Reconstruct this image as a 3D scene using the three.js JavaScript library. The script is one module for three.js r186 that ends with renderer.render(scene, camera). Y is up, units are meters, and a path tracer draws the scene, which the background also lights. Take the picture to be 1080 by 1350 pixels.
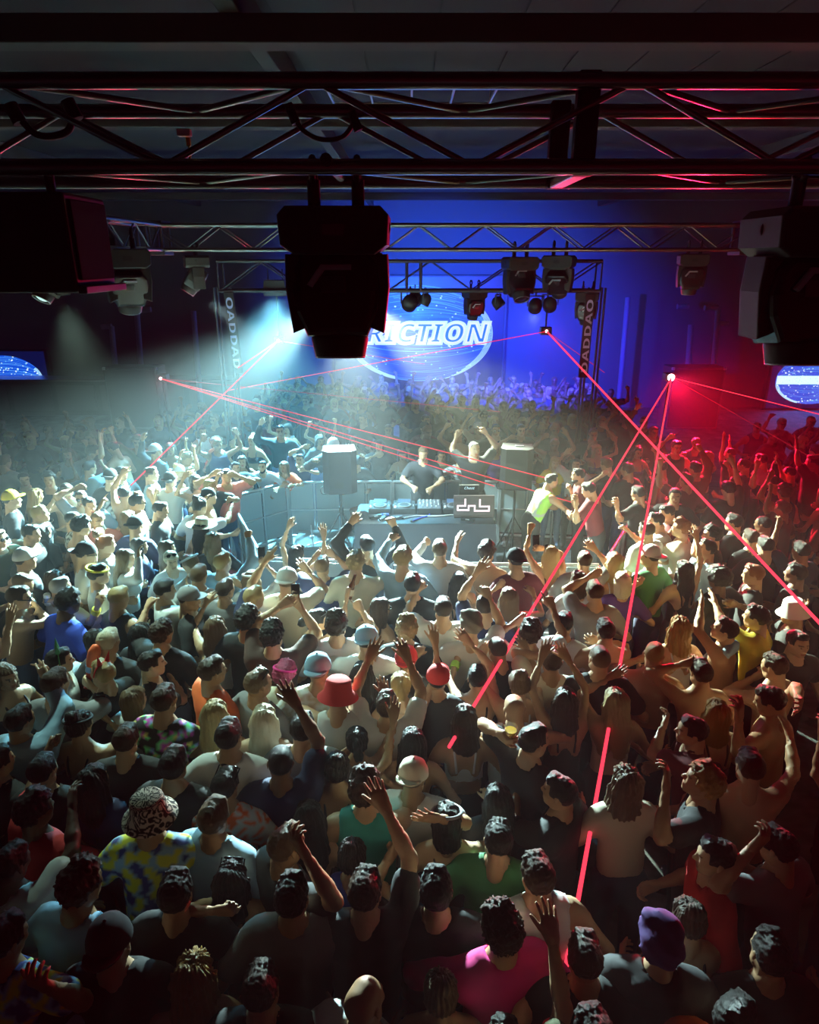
import * as THREE from 'three';
import { mergeGeometries } from 'three/addons/utils/BufferGeometryUtils.js';
import { RoundedBoxGeometry } from 'three/addons/geometries/RoundedBoxGeometry.js';
import { ImprovedNoise } from 'three/addons/math/ImprovedNoise.js';
import { RectAreaLightUniformsLib } from 'three/addons/lights/RectAreaLightUniformsLib.js';

RectAreaLightUniformsLib.init();
const scene = new THREE.Scene();
scene.background = new THREE.Color(0x000000);

// ---------------------------------------------------------------- camera
const FOCAL = 900, PITCH = THREE.MathUtils.degToRad(20.4), EYE = new THREE.Vector3(0, 4.6, 0);
const camera = new THREE.PerspectiveCamera(2 * Math.atan(675 / FOCAL) * 180 / Math.PI, 1080 / 1350, 0.05, 100);
camera.position.copy(EYE);
camera.rotation.x = -PITCH;
scene.add(camera);

const renderer = new THREE.WebGLRenderer({ antialias: true });
renderer.toneMapping = THREE.LinearToneMapping;
renderer.toneMappingExposure = 0.9;
renderer.shadowMap.enabled = true;
renderer.shadowMap.type = THREE.PCFSoftShadowMap;

// stage haze, lit by the fixtures
scene.fog = new THREE.FogExp2(0xffffff, 0.0062);

// ---------------------------------------------------------------- show lights (the fixtures that hold them are built further down)
function spot(name, color, intensity, from, to, angle, penumbra, size = 4) {
  const l = new THREE.SpotLight(color, intensity, 0, THREE.MathUtils.degToRad(angle), penumbra, 2);
  l.name = name; l.position.set(...from); l.target.position.set(...to);
  l.castShadow = true; l.shadow.radius = size; l.shadow.mapSize.set(1024, 1024);
  scene.add(l, l.target);
  return l;
}
function panelLight(name, color, intensity, w, h, at, towards) {
  const l = new THREE.RectAreaLight(color, intensity, w, h);
  l.name = name; l.position.set(...at); l.lookAt(...towards);
  scene.add(l);
  return l;
}
const LIGHT = {
  wash: [-2.42, 3.98, -13.0],     // white flood on the goal post truss
  par: [-1.15, 3.78, -12.95],      // added wash lamp for the crowd, unseen behind the hanging moving head
  parB: [-1.62, 3.78, -12.95], parC: [-0.68, 3.78, -12.95],  // two more added lamps, unseen, spreading the crowd wash sideways
  blueA: [0.1, 3.72, -13.1], blueB: [2.3, 3.6, -13.1],
  laser: [[-2.44, 3.16, -13], [-4.72, 2.46, -13], [2.54, 3.33, -13], [4.96, 2.48, -13]],
};
spot('flood_light', new THREE.Color(0.2, 0.76, 1.0), 3000, LIGHT.wash, [-2.5, 0.0, -9.1], 37, 0.6, 9);
spot('added_wash_light', new THREE.Color(0.66, 1.0, 0.98), 5200, LIGHT.par, [0.1, 0.0, -3.6], 15.3, 0.8, 5);  // added crowd wash, split over three unseen lamps
spot('added_wash_light', new THREE.Color(0.56, 1.0, 1.0), 6200, LIGHT.parB, [-5.9, 0.0, -3.5], 17, 0.8, 5);
spot('added_wash_light', new THREE.Color(0.8, 1.0, 0.76), 4000, LIGHT.parC, [3.9, 0.0, -4.8], 15.8, 0.8, 5);
spot('added_fill_light', new THREE.Color(0.62, 1.0, 0.8), 85, [-3.15, 4.2, -6.5], [-1.7, 1.0, -4.5], 27, 0.8, 4);  // added fill on the crowd, from an unseen fixture
spot('added_fill_light', new THREE.Color(0.6, 0.95, 1.0), 330, [-2.62, 4.1, -9.25], [0.35, 1.3, -10.2], 15, 0.8, 3);  // added fill brightening the DJ, set at an unlit fixture
spot('blue_lamp_light', new THREE.Color(0.02, 0.1, 1.0), 1400, LIGHT.blueA, [0.8, 2.8, -20], 38, 0.8, 4);
spot('blue_lamp_light', new THREE.Color(0.03, 0.04, 1.0), 900, LIGHT.blueB, [3.2, 1.8, -18.5], 36, 0.8, 4);
spot('laser_light', new THREE.Color(1.0, 0.008, 0.045), 760, [4.93, 2.47, -12.8], [4.7, 0.9, -5], 40, 0.9, 2);
spot('laser_light', new THREE.Color(1.0, 0.02, 0.1), 20, [-4.70, 2.46, -12.8], [-1, 1.5, -8], 60, 1, 2);
spot('laser_light', new THREE.Color(1.0, 0.02, 0.08), 22, [2.54, 3.32, -12.8], [4, 1.5, -6], 60, 1, 2);
spot('laser_light', new THREE.Color(1.0, 0.02, 0.08), 14, [-2.44, 3.15, -12.8], [-4, 1.5, -9], 60, 1, 2);
panelLight('screen_light', new THREE.Color(0.05, 0.25, 1.0), 3.0, 5.2, 3.4, [0.3, 2.35, -21.8], [0.3, 2.35, 0]);
panelLight('screen_light', new THREE.Color(0.04, 0.15, 1.0), 2.4, 2.6, 1.6, [-12.9, 0.85, -21.78], [-12.9, 0.85, 0]);
panelLight('screen_light', new THREE.Color(0.04, 0.15, 1.0), 2.4, 2.6, 1.6, [12.9, 0.9, -21.78], [12.9, 0.9, 0]);

// ---------------------------------------------------------------- helpers
const V = (x, y, z) => new THREE.Vector3(x, y, z);
const ROT = new THREE.Matrix4().makeRotationX(-PITCH);
const rayTo = (px, py) => V((px - 540) / FOCAL, (675 - py) / FOCAL, -1).applyMatrix4(ROT);
const atHeight = (px, py, h) => { const d = rayTo(px, py); return EYE.clone().addScaledVector(d, (h - EYE.y) / d.y); };
const atDepth = (px, py, D) => { const d = rayTo(px, py); return EYE.clone().addScaledVector(d, -D / d.z); };
let seedState = 20240517;
const rnd = () => { seedState = (seedState + 0x6d2b79f5) | 0; let t = Math.imul(seedState ^ (seedState >>> 15), 1 | seedState); t = (t + Math.imul(t ^ (t >>> 7), 61 | t)) ^ t; return ((t ^ (t >>> 14)) >>> 0) / 4294967296; };
const range = (a, b) => a + (b - a) * rnd();
const pick = (a) => a[Math.floor(rnd() * a.length)];
const perlin = new ImprovedNoise();
const noise = (x, y, z) => perlin.noise(x + 31.7, y + 17.3, z + 53.9);

const used = new Map();
function numbered(name) { const n = used.get(name) ?? 0; used.set(name, n + 1); return n ? name + '_' + String(n).padStart(3, '0') : name; }
function tag(o, label, category, group, kind) {
  o.userData.label = label; if (category) o.userData.category = category;
  if (group) o.userData.group = group; if (kind) o.userData.kind = kind;
  return o;
}
function thing(name, label, category, at = [0, 0, 0], turn = 0, group) {
  const o = new THREE.Group(); o.name = numbered(name); o.position.set(...at); o.rotation.y = turn; scene.add(o);
  return tag(o, label, category, group);
}
function part(parent, name, geometry, material, at, turn) {
  const m = new THREE.Mesh(geometry, material); m.name = name;
  if (at) m.position.set(...at); if (turn) m.rotation.set(...turn);
  parent.add(m); return m;
}
function structure(name, geometry, material, at, label) {
  const m = new THREE.Mesh(geometry, material); m.name = name; m.position.set(...at); m.userData = { kind: 'structure', label };
  scene.add(m); return m;
}
const box = (w, h, d, r = 0) => r ? new RoundedBoxGeometry(w, h, d, 2, r) : new THREE.BoxGeometry(w, h, d);
const UNIT_TUBE = new THREE.CylinderGeometry(1, 1, 1, 10, 1);
const UP_Y = V(0, 1, 0);
function rod(parent, name, a, b, r, material, geometry = UNIT_TUBE) {
  const m = new THREE.Mesh(geometry, material); m.name = name;
  const d = b.clone().sub(a), l = d.length();
  m.position.copy(a).addScaledVector(d, 0.5); m.quaternion.setFromUnitVectors(UP_Y, d.normalize()); m.scale.set(r, l, r);
  parent.add(m); return m;
}
function tubeAlong(points, r, seg = 40) { return new THREE.TubeGeometry(new THREE.CatmullRomCurve3(points), seg, r, 7); }

// ---------------------------------------------------------------- materials
function grainTexture(size, base, spread, scale, seed = 0) {
  const data = new Uint8Array(size * size * 4);
  for (let y = 0; y < size; y++) for (let x = 0; x < size; x++) {
    const a = x / size * Math.PI * 2, b = y / size * Math.PI * 2;
    const n = noise(Math.cos(a) * scale + seed, Math.sin(a) * scale, Math.cos(b) * scale) * 0.6 + noise(Math.cos(b) * scale * 4, Math.sin(b) * scale * 4 + seed, Math.sin(a) * scale * 4) * 0.4;
    for (let c = 0; c < 3; c++) data[(y * size + x) * 4 + c] = Math.max(0, Math.min(255, base[c] + n * spread));
    data[(y * size + x) * 4 + 3] = 255;
  }
  const t = new THREE.DataTexture(data, size, size); t.magFilter = THREE.LinearFilter; t.wrapS = t.wrapT = THREE.RepeatWrapping; t.colorSpace = THREE.SRGBColorSpace; t.needsUpdate = true;
  return t;
}
const std = (r, g, b, roughness = 0.8, metalness = 0, more = {}) => new THREE.MeshStandardMaterial({ color: new THREE.Color(r, g, b), roughness, metalness, ...more });
const M = {
  alu: std(0.24, 0.235, 0.23, 0.28, 0.95), aluDark: std(0.05, 0.05, 0.055, 0.5, 0.4), black: std(0.012, 0.012, 0.013, 0.55), blackGloss: std(0.01, 0.01, 0.012, 0.22),
  blackMatte: std(0.02, 0.02, 0.022, 0.85), rubber: std(0.015, 0.015, 0.015, 0.75), cable: std(0.02, 0.02, 0.02, 0.6), steel: std(0.55, 0.57, 0.58, 0.4, 0.7),
  barrier: std(0.26, 0.31, 0.32, 0.6, 0.2), cloth: std(0.075, 0.075, 0.085, 0.95), white: std(0.75, 0.75, 0.73, 0.6), purple: std(0.2, 0.2, 0.28, 0.7), yellow: std(0.75, 0.6, 0.05, 0.6),
  lens: new THREE.MeshPhysicalMaterial({ color: new THREE.Color(0.03, 0.03, 0.035), roughness: 0.06, clearcoat: 1 }),
  silver: std(0.42, 0.43, 0.45, 0.35, 0.6), brown: std(0.12, 0.05, 0.035, 0.8),
};
function glow(r, g, b, k = 1) { return new THREE.MeshStandardMaterial({ color: 0x050505, emissive: new THREE.Color(r, g, b), emissiveIntensity: k, roughness: 0.5 }); }
// ---------------------------------------------------------------- room shell
const ROOM = { x: 15, back: -22.2, front: 4, top: 6.25 };
{
  const floorTex = grainTexture(256, [92, 95, 97], 50, 2.2); floorTex.repeat.set(8, 8);
  structure('floor', box(ROOM.x * 2 + 0.6, 0.3, 27), new THREE.MeshStandardMaterial({ map: floorTex, roughness: 0.6 }), [0, -0.15, -9], 'pale grey concrete floor');
  const dark = std(0.014, 0.013, 0.016, 0.9), wall = std(0.04, 0.037, 0.05, 0.9);
  structure('ceiling', box(ROOM.x * 2 + 0.6, 0.3, 27), dark, [0, ROOM.top + 0.15, -9], 'dark painted ceiling deck');
  structure('wall_back', box(ROOM.x * 2 + 0.6, ROOM.top, 0.3), std(0.09, 0.09, 0.11, 0.9), [0, ROOM.top / 2, ROOM.back - 0.15], 'dark back wall behind the screens');
  structure('wall_left', box(0.3, ROOM.top, 27), wall, [-ROOM.x - 0.15, ROOM.top / 2, -9], 'dark side wall');
  structure('wall_right', box(0.3, ROOM.top, 27), wall, [ROOM.x + 0.15, ROOM.top / 2, -9], 'dark side wall');
  structure('wall_front', box(ROOM.x * 2 + 0.6, ROOM.top, 0.3), wall, [0, ROOM.top / 2, ROOM.front + 0.15], 'dark wall behind the viewing balcony');
  // joists and purlins under the ceiling deck
  const timber = std(0.05, 0.045, 0.042, 0.85);
  let t = 1;
  const joist = (w, h, l, at, label) => structure('trim_' + t++, box(w, h, l, 0.01), timber, at, label);
  joist(0.13, 0.22, 26, [-1.12, ROOM.top - 0.11, -9], 'long ceiling joist running to the stage');
  joist(0.13, 0.22, 26, [-6.2, ROOM.top - 0.11, -9], 'long ceiling joist over the side floor');
  joist(0.13, 0.22, 26, [5.6, ROOM.top - 0.11, -9], 'long ceiling joist over the far side floor');
  for (const D of [5.15, 8.1, 12.5, 17.5]) joist(30, 0.16, 0.2, [0, ROOM.top - 0.3, -D], 'cross purlin under the ceiling');
  // ceiling deck boards that show between the first purlins
  const board = std(0.03, 0.028, 0.032, 0.9), boardB = std(0.034, 0.031, 0.036, 0.9), ceilingMesh = scene.getObjectByName('ceiling');
  for (let i = 0; i < 9; i++) part(ceilingMesh, 'deck_panel', box(0.58, 0.012, 2.9), i % 2 ? board : boardB, [-0.68 + i * 0.6, -0.157, 2.4]);
}
// sheen-steel ventilation grille under the ceiling
{
  const g = thing('ceiling_grille', 'steel bar grille under the ceiling deck above the near truss', 'grille', [0.02, 5.98, -7.1]);
  for (let i = 0; i < 5; i++) rod(g, 'bar', V(-0.74 + i * 0.37, 0, -0.32), V(-0.74 + i * 0.37, 0, 0.32), 0.012, M.steel);
  rod(g, 'cross_bar', V(-0.74, 0, -0.34), V(0.74, 0, -0.34), 0.01, M.steel);
  for (const s of [-0.74, 0.74]) rod(g, 'hanger', V(s, 0, -0.3), V(s, 0.27, -0.3), 0.006, M.steel);
}
{
  const g = thing('ceiling_vent', 'square slatted vent panel on the ceiling', 'vent', atDepth(328, 252, 15.5).setY(6.17).toArray());
  part(g, 'frame', box(1.0, 0.06, 1.4, 0.01), M.steel);
  for (let i = 0; i < 6; i++) part(g, 'slat', box(0.92, 0.03, 0.05), M.purple, [0, -0.045, -0.55 + i * 0.22]);
  const b = thing('ceiling_batten', 'pale diagonal strip batten fixed to the ceiling', 'batten', [2.1, 6.2, -15.6], -0.5);
  part(b, 'channel', box(0.16, 0.08, 3.0, 0.01), M.white); part(b, 'cover', box(0.1, 0.04, 2.9, 0.01), M.silver, [0, -0.055, 0]);
}

// ---------------------------------------------------------------- trusses
function boxTruss(name, label, a, b, w, h, r, step, material, zig = 1) {
  // a, b: centre of the bottom plane at each end
  const g = thing(name, label, 'truss'), A = V(...a), d = V(...b).sub(A), L = d.length(); d.normalize();
  const side = V(-d.z, 0, d.x).multiplyScalar(w / 2), at = (t, s, y) => A.clone().addScaledVector(d, t).addScaledVector(side, s).add(V(0, y, 0));
  for (const s of [-1, 1]) for (const y of [0, h]) rod(g, 'chord', at(0, s, y), at(L, s, y), r, material);
  const n = Math.max(1, Math.round(L / step)), q = L / n;
  for (let i = 0; i < n; i++) {
    const up = (i + zig) % 2 === 0;
    for (const s of [-1, 1]) rod(g, 'brace', at(i * q, s, up ? 0 : h), at((i + 1) * q, s, up ? h : 0), r * 0.42, material);
    for (const y of [0, h]) rod(g, 'brace', at(i * q, up ? -1 : 1, y), at((i + 1) * q, up ? 1 : -1, y), r * 0.42, material);
  }
  for (const t of [0, L]) { for (const y of [0, h]) rod(g, 'end_bar', at(t, -1, y), at(t, 1, y), r * 0.5, material); for (const s of [-1, 1]) rod(g, 'end_post', at(t, s, 0), at(t, s, h), r * 0.5, material); }
  return g;
}
boxTruss('lighting_truss', 'long aluminium truss carrying the big black moving heads', [-4.2, 4.87, -2.63], [4.6, 4.87, -2.63], 0.46, 0.235, 0.024, 0.5, M.alu);
boxTruss('lighting_truss', 'aluminium truss run across the room beyond the booth front', [-3.27, 4.7, -9.4], [4.35, 4.7, -9.4], 0.29, 0.29, 0.025, 0.42, M.alu);
boxTruss('lighting_truss', 'aluminium side truss with small moving heads under its corner', [-3.27, 4.7, -9.25], [-3.27, 4.7, -2.9], 0.29, 0.29, 0.025, 0.42, M.alu);
boxTruss('lighting_truss', 'aluminium side truss behind the reddish moving head', [4.35, 4.7, -9.25], [4.35, 4.7, -2.9], 0.29, 0.29, 0.025, 0.42, M.alu);
for (const [x, z] of [[-3.27, -9.4], [4.35, -9.4]]) {
  const c = thing('truss_corner_block', x < 0 ? 'aluminium truss corner above the small grey moving head' : 'aluminium truss corner above the reddish moving head', 'truss corner', [x, 4.66, z]);
  part(c, 'block', box(0.36, 0.05, 0.36, 0.01), M.aluDark); part(c, 'block', box(0.36, 0.05, 0.36, 0.01), M.aluDark, [0, 0.36, 0]);
  for (const [sx, sz] of [[-1, -1], [1, -1], [-1, 1], [1, 1]]) rod(c, 'post', V(sx * 0.15, 0, sz * 0.15), V(sx * 0.15, 0.36, sz * 0.15), 0.02, M.alu);
}
{ // goal post truss on two legs behind the booth
  const g = boxTruss('stage_truss', 'black goal post truss hung with lamps before the big screen', [-3.4, 4.05, -13], [3.4, 4.05, -13], 0.4, 0.5, 0.032, 0.78, M.aluDark, 0);
  for (const x of [-1.7, -0.05, 0.2, 1.75]) for (const s of [-0.2, 0.2]) rod(g, 'upright', V(x, 4.05, -13 + s), V(x, 4.55, -13 + s), 0.028, M.aluDark);
  for (const s of [-1, 1]) for (const [dx, dz] of [[-0.12, -0.12], [0.12, -0.12], [-0.12, 0.12], [0.12, 0.12]]) rod(g, 'leg', V(s * 3.4 + dx, 0, -13 + dz), V(s * 3.4 + dx, 4.1, -13 + dz), 0.022, M.aluDark);
}
{ // steel splice plate and rigging on the near truss
  const p = thing('truss_coupler', 'dark splice box clamped on the near truss', 'coupler', [0.55, 4.99, -2.42]);
  part(p, 'plate', box(0.07, 0.29, 0.05, 0.008), M.black); part(p, 'plate', box(0.07, 0.29, 0.05, 0.008), M.black, [0, 0, -0.42]); part(p, 'strap', box(0.05, 0.03, 0.4, 0.005), M.steel, [0, -0.13, -0.2]);
  const c = thing('truss_coupler', 'pale clamp and cable plug hanging on the near truss', 'coupler', atDepth(243, 175, 2.84).toArray());
  part(c, 'clamp', box(0.05, 0.025, 0.03, 0.004), M.white); part(c, 'plug', box(0.015, 0.03, 0.015, 0.003), M.yellow, [0.012, -0.03, 0]);
  part(c, 'tail', tubeAlong([V(0.005, -0.02, 0), V(0.015, -0.07, 0), V(-0.01, -0.12, 0)], 0.004, 12), M.yellow);
}
function looseCable(label, pts, r = 0.008) {
  const c = thing('power_cable', label, 'cable');
  part(c, 'sheath', tubeAlong(pts, r, 60), M.cable);
  for (const p of [pts[0], pts[pts.length - 1]]) { const k = part(c, 'plug', new THREE.CylinderGeometry(r * 1.9, r * 1.9, 0.06, 10), M.rubber, p.toArray()); k.rotation.z = 0.4; }
}
looseCable('black cable drooping in loops inside the near truss', [[385, 150], [400, 172], [425, 184], [452, 180], [468, 160]].map(([x, y]) => atDepth(x, y, 2.55)));
looseCable('black cable bundle dangling by the pale clamp on the truss', [[20, 150], [50, 178], [90, 172], [95, 145]].map(([x, y]) => atDepth(x, y, 2.6)), 0.012);

// ---------------------------------------------------------------- fixtures
const EXTR = (pts, depth, bevel) => { const s = new THREE.Shape(); pts.forEach(([x, y], i) => i ? s.lineTo(x, y) : s.moveTo(x, y)); s.closePath(); const g = new THREE.ExtrudeGeometry(s, { depth: depth - 2 * bevel, bevelEnabled: true, bevelSize: bevel, bevelThickness: bevel, bevelSegments: 3 }); g.translate(0, 0, -depth / 2 + bevel); return g; };
const HEAD_G = {
  base: EXTR([[-0.15, 0], [-0.17, -0.02], [-0.165, -0.1], [-0.13, -0.125], [0.13, -0.125], [0.165, -0.1], [0.17, -0.02], [0.15, 0]], 0.3, 0.012),
  arm: EXTR([[-0.03, 0], [0.03, 0], [0.04, -0.1], [0.028, -0.22], [-0.018, -0.24], [-0.034, -0.1]], 0.15, 0.01),
  body: EXTR([[-0.112, 0.02], [-0.09, 0.05], [0.09, 0.05], [0.112, 0.02], [0.12, -0.05], [0.112, -0.11], [0.085, -0.17], [-0.085, -0.17], [-0.112, -0.11], [-0.12, -0.05]], 0.22, 0.03),
  nose: new THREE.LatheGeometry([[0, 0], [0.1, 0], [0.102, -0.03], [0.09, -0.09], [0.083, -0.09], [0.077, -0.075], [0, -0.075]].map(([x, y]) => new THREE.Vector2(x, y)).reverse(), 32),
  ring: new THREE.TorusGeometry(0.085, 0.0055, 8, 36), lens: new THREE.SphereGeometry(0.1, 24, 8, 0, Math.PI * 2, 0, 0.85), clamp: new THREE.TorusGeometry(0.036, 0.012, 8, 18), handle: new THREE.TorusGeometry(0.03, 0.006, 6, 14, Math.PI),
};
function movingHead(label, at, scale = 1, turn = 0, tilt = 0, mats = {}) {
  const g = thing('moving_head', label, 'stage light', at, turn), shell = mats.shell ?? M.black, gloss = mats.gloss ?? M.blackGloss; g.scale.setScalar(scale);
  part(g, 'base', HEAD_G.base, shell);
  for (const s of [-1, 1]) { rod(g, 'hanger', V(s * 0.075, -0.01, 0), V(s * 0.075, 0.1, 0), 0.022, M.black); part(g, 'clamp', HEAD_G.clamp, M.black, [s * 0.075, 0.13, 0], [0, Math.PI / 2, 0]); part(g, 'handle', HEAD_G.handle, shell, [s * 0.15, -0.05, 0.02], [0, 0, -s * Math.PI / 2]); }
  if (mats.bar) rod(g, 'mounting_bar', V(0, 0.13, -0.27), V(0, 0.13, 0.27), 0.018, M.black);
  part(g, 'display', box(0.07, 0.035, 0.004), M.lens, [0, -0.06, 0.152]);
  const arms = part(g, 'yoke', box(0.31, 0.02, 0.14, 0.006), shell, [0, -0.14, 0]);
  for (const s of [-1, 1]) { const a = part(arms, 'yoke_arm', HEAD_G.arm, shell, [s * 0.135, -0.005, 0]); if (s > 0) a.rotation.y = Math.PI; }
  const head = part(g, 'head', HEAD_G.body, gloss, [0, -0.215, 0], [tilt, 0, 0]);
  part(head, 'nose', HEAD_G.nose, shell, [0, -0.18, 0]); part(head, 'lens_ring', HEAD_G.ring, M.silver, [0, -0.27, 0], [Math.PI / 2, 0, 0]); part(head, 'lens', HEAD_G.lens, mats.lens ?? M.lens, [0, -0.175, 0], [Math.PI, 0, 0]);
  part(head, 'window', box(0.09, 0.055, 0.01, 0.004), M.lens, [-0.01, -0.03, 0.111]);
  part(head, 'carry_handle', EXTR([[-0.08, -0.03], [-0.035, 0.03], [0.06, 0.03], [0.06, 0.02], [-0.028, 0.02], [-0.07, -0.035]], 0.02, 0.004), std(0.4, 0.4, 0.45, 0.5), [-0.01, 0, 0.12]);  // handle made paler in place of reflected light on it
  return g;
}
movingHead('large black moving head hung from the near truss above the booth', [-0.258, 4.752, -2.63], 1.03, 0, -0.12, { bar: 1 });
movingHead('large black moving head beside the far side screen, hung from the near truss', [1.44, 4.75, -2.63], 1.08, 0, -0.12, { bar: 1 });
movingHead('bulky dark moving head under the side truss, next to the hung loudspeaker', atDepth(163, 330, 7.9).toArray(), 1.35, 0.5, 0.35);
movingHead('small grey moving head hung below the truss corner', atDepth(258, 338, 9.4).toArray(), 1.0, -1.2, -0.6, { shell: std(0.05, 0.045, 0.04, 0.5), gloss: std(0.045, 0.04, 0.035, 0.35), lens: glow(0.6, 0.95, 1.0, 1.2) });  // lens glow added to go with the DJ fill
movingHead('added moving head on the side truss, unseen behind the hung loudspeaker', [-3.27, 4.64, -6.6], 0.9, -0.6, -0.6, { lens: glow(0.62, 1.0, 0.94, 1.2) });  // fixture added to carry the crowd fill
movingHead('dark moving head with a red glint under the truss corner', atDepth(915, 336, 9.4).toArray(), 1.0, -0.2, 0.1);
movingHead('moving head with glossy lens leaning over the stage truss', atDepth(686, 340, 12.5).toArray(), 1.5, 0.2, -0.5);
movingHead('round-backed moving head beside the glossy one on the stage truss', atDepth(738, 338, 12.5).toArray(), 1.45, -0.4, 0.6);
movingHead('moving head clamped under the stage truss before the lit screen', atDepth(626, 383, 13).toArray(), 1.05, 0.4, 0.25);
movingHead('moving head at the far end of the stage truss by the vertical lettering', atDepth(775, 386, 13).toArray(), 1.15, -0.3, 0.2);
function parCan(label, at, scale, turn, tilt) {
  const g = thing('par_can', label, 'stage light', at, turn); g.scale.setScalar(scale);
  part(g, 'clamp', HEAD_G.clamp, M.black, [0, 0.03, 0], [0, Math.PI / 2, 0]);
  const y = part(g, 'yoke', EXTR([[-0.15, -0.18], [-0.15, 0], [0.15, 0], [0.15, -0.18], [0.135, -0.18], [0.135, -0.014], [-0.135, -0.014], [-0.135, -0.18]], 0.04, 0.004), M.black); void y;
  const c = part(g, 'can', new THREE.LatheGeometry([[0, 0.13], [0.06, 0.125], [0.11, 0.08], [0.125, 0.02], [0.125, -0.1], [0.118, -0.1], [0.112, -0.02], [0, -0.02]].map(([x, yy]) => new THREE.Vector2(x, yy)).reverse(), 28), M.black, [0, -0.17, 0], [tilt, 0, 0]);
  part(c, 'lens', new THREE.CircleGeometry(0.112, 24), M.lens, [0, -0.03, 0], [Math.PI / 2, 0, 0]);
  return g;
}
parCan('round black par can hung before the lit globe', atDepth(541, 384, 12.9).toArray(), 1.15, 0.2, 1.2);
parCan('narrow black par can beside the round one before the globe', atDepth(561, 384, 12.9).toArray(), 0.85, 1.2, 0.5);
parCan('black par can tilted outwards beside the lit globe', atDepth(657, 388, 12.9).toArray(), 0.85, 1.1, -0.7);
parCan('black par can in the shade of the round-backed moving head', atDepth(726, 388, 12.9).toArray(), 1.0, -0.2, 1.0);
for (const [k, w] of [['par', 'middle'], ['parB', 'flood-side'], ['parC', 'globe-side']]) parCan('added black wash lamp on the stage truss, ' + w + ' one of three behind the moving head', [LIGHT[k][0], 4.06, -13.0], 1.2, { par: 0, parB: -0.5, parC: 0.5 }[k], -0.95);  // lamps added to hold the crowd wash
for (const k of ['blueA', 'blueB']) parCan(k === 'blueA' ? 'black lamp on the stage truss throwing blue at the screen wall' : 'black lamp on the stage truss throwing blue at the back crowd', [LIGHT[k][0], LIGHT[k][1] + 0.36, LIGHT[k][2] + 0.1], 1.0, 0, 0.9);
{ // flood panel
  const g = thing('flood_light', 'white flood panel glowing downwards under the stage truss', 'stage light', [LIGHT.wash[0], 4.02, -13]);
  part(g, 'housing', EXTR([[-0.19, 0], [-0.2, 0.03], [-0.17, 0.2], [0.17, 0.2], [0.2, 0.03], [0.19, 0]], 0.32, 0.012), M.black);
  part(g, 'panel', box(0.34, 0.012, 0.26, 0.004), glow(0.75, 0.97, 1.0, 7), [0, -0.006, 0]);
  for (const s of [-1, 1]) { rod(g, 'bracket', V(s * 0.13, 0.18, 0), V(s * 0.13, 0.4, 0), 0.012, M.black); part(g, 'barn_door', box(0.4, 0.09, 0.008, 0.003), M.black, [0, -0.02, s * 0.16], [s * 0.5, 0, 0]); }
}
{ // boxes hung on the near truss
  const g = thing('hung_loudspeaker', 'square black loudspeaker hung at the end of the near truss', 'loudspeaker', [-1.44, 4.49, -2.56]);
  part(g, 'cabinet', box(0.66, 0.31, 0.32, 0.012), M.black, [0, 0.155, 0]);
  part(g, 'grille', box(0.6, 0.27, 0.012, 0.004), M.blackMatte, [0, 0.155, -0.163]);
  part(g, 'side_panel', box(0.012, 0.25, 0.27, 0.004), new THREE.MeshPhysicalMaterial({ color: new THREE.Color(0.014, 0.008, 0.009), roughness: 0.8, specularIntensity: 0.2 }), [0.334, 0.165, 0]);  // reddish tint put in for the red light on this side
  part(g, 'foot_rail', box(0.03, 0.025, 0.34, 0.004), std(0.03, 0.008, 0.01, 0.5), [0.35, 0.01, 0]);  // rail coloured red for the same red light
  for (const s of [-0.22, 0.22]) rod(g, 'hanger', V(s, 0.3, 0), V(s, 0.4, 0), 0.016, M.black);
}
// ---------------------------------------------------------------- lasers
const LASER = LIGHT.laser.map((p) => V(...p));
const laserLabels = ['small black laser projector under the white flood panel', 'small black laser projector on a stand, firing three thin beams past the booth', 'small black laser projector on the stage truss, firing a thick beam', 'small black laser projector on a stand with a bright red burst'];
LASER.forEach((p, i) => {
  const g = thing('laser_projector', laserLabels[i], 'laser', [p.x, p.y, p.z - 0.12]);
  part(g, 'case', box(0.2, 0.14, 0.2, 0.012), M.black); part(g, 'light_window', new THREE.SphereGeometry(i === 3 ? 0.065 : 0.028, 16, 12), glow(1, 0.55, 0.6, i === 3 ? 14 : 6), [0, 0, 0.105]);
  for (let k = 0; k < 4; k++) part(g, 'cooling_fin', box(0.012, 0.12, 0.03), M.aluDark, [-0.06 + k * 0.04, 0, -0.11]);
  if (i % 2) { rod(g, 'stand_pole', V(0, -p.y, 0), V(0, -0.07, 0), 0.02, M.black); for (let k = 0; k < 3; k++) rod(g, 'stand_leg', V(Math.cos(k * 2.1) * 0.45, -p.y, Math.sin(k * 2.1) * 0.45), V(0, -p.y + 0.6, 0), 0.014, M.black); }
  else rod(g, 'drop_pole', V(0, 0.07, 0), V(0, 4.06 - p.y, 0), 0.018, M.black);
});
const BEAM = new THREE.CylinderGeometry(1, 1, 1, 8, 1, true);
function laserBeam(i, to, r, strength, label, tint = [1, 0.045, 0.085]) {
  const m = new THREE.MeshPhysicalMaterial({ color: 0x000000, roughness: 1, specularIntensity: 0, emissive: new THREE.Color(...tint), emissiveIntensity: strength });
  const b = rod(scene, numbered('laser_light_ray'), LASER[i], to, r, m, BEAM);
  tag(b, label, 'laser beam', null, 'thing');
}
laserBeam(3, atHeight(741, 1305, 1.25), 0.0135, 1.76, 'thick red laser beam dropping steeply from the bright burst into the near crowd');
laserBeam(3, atHeight(592, 985, 1.5), 0.0125, 1.76, 'thick red laser beam slanting from the bright burst over the hi-vis steward');
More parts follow.
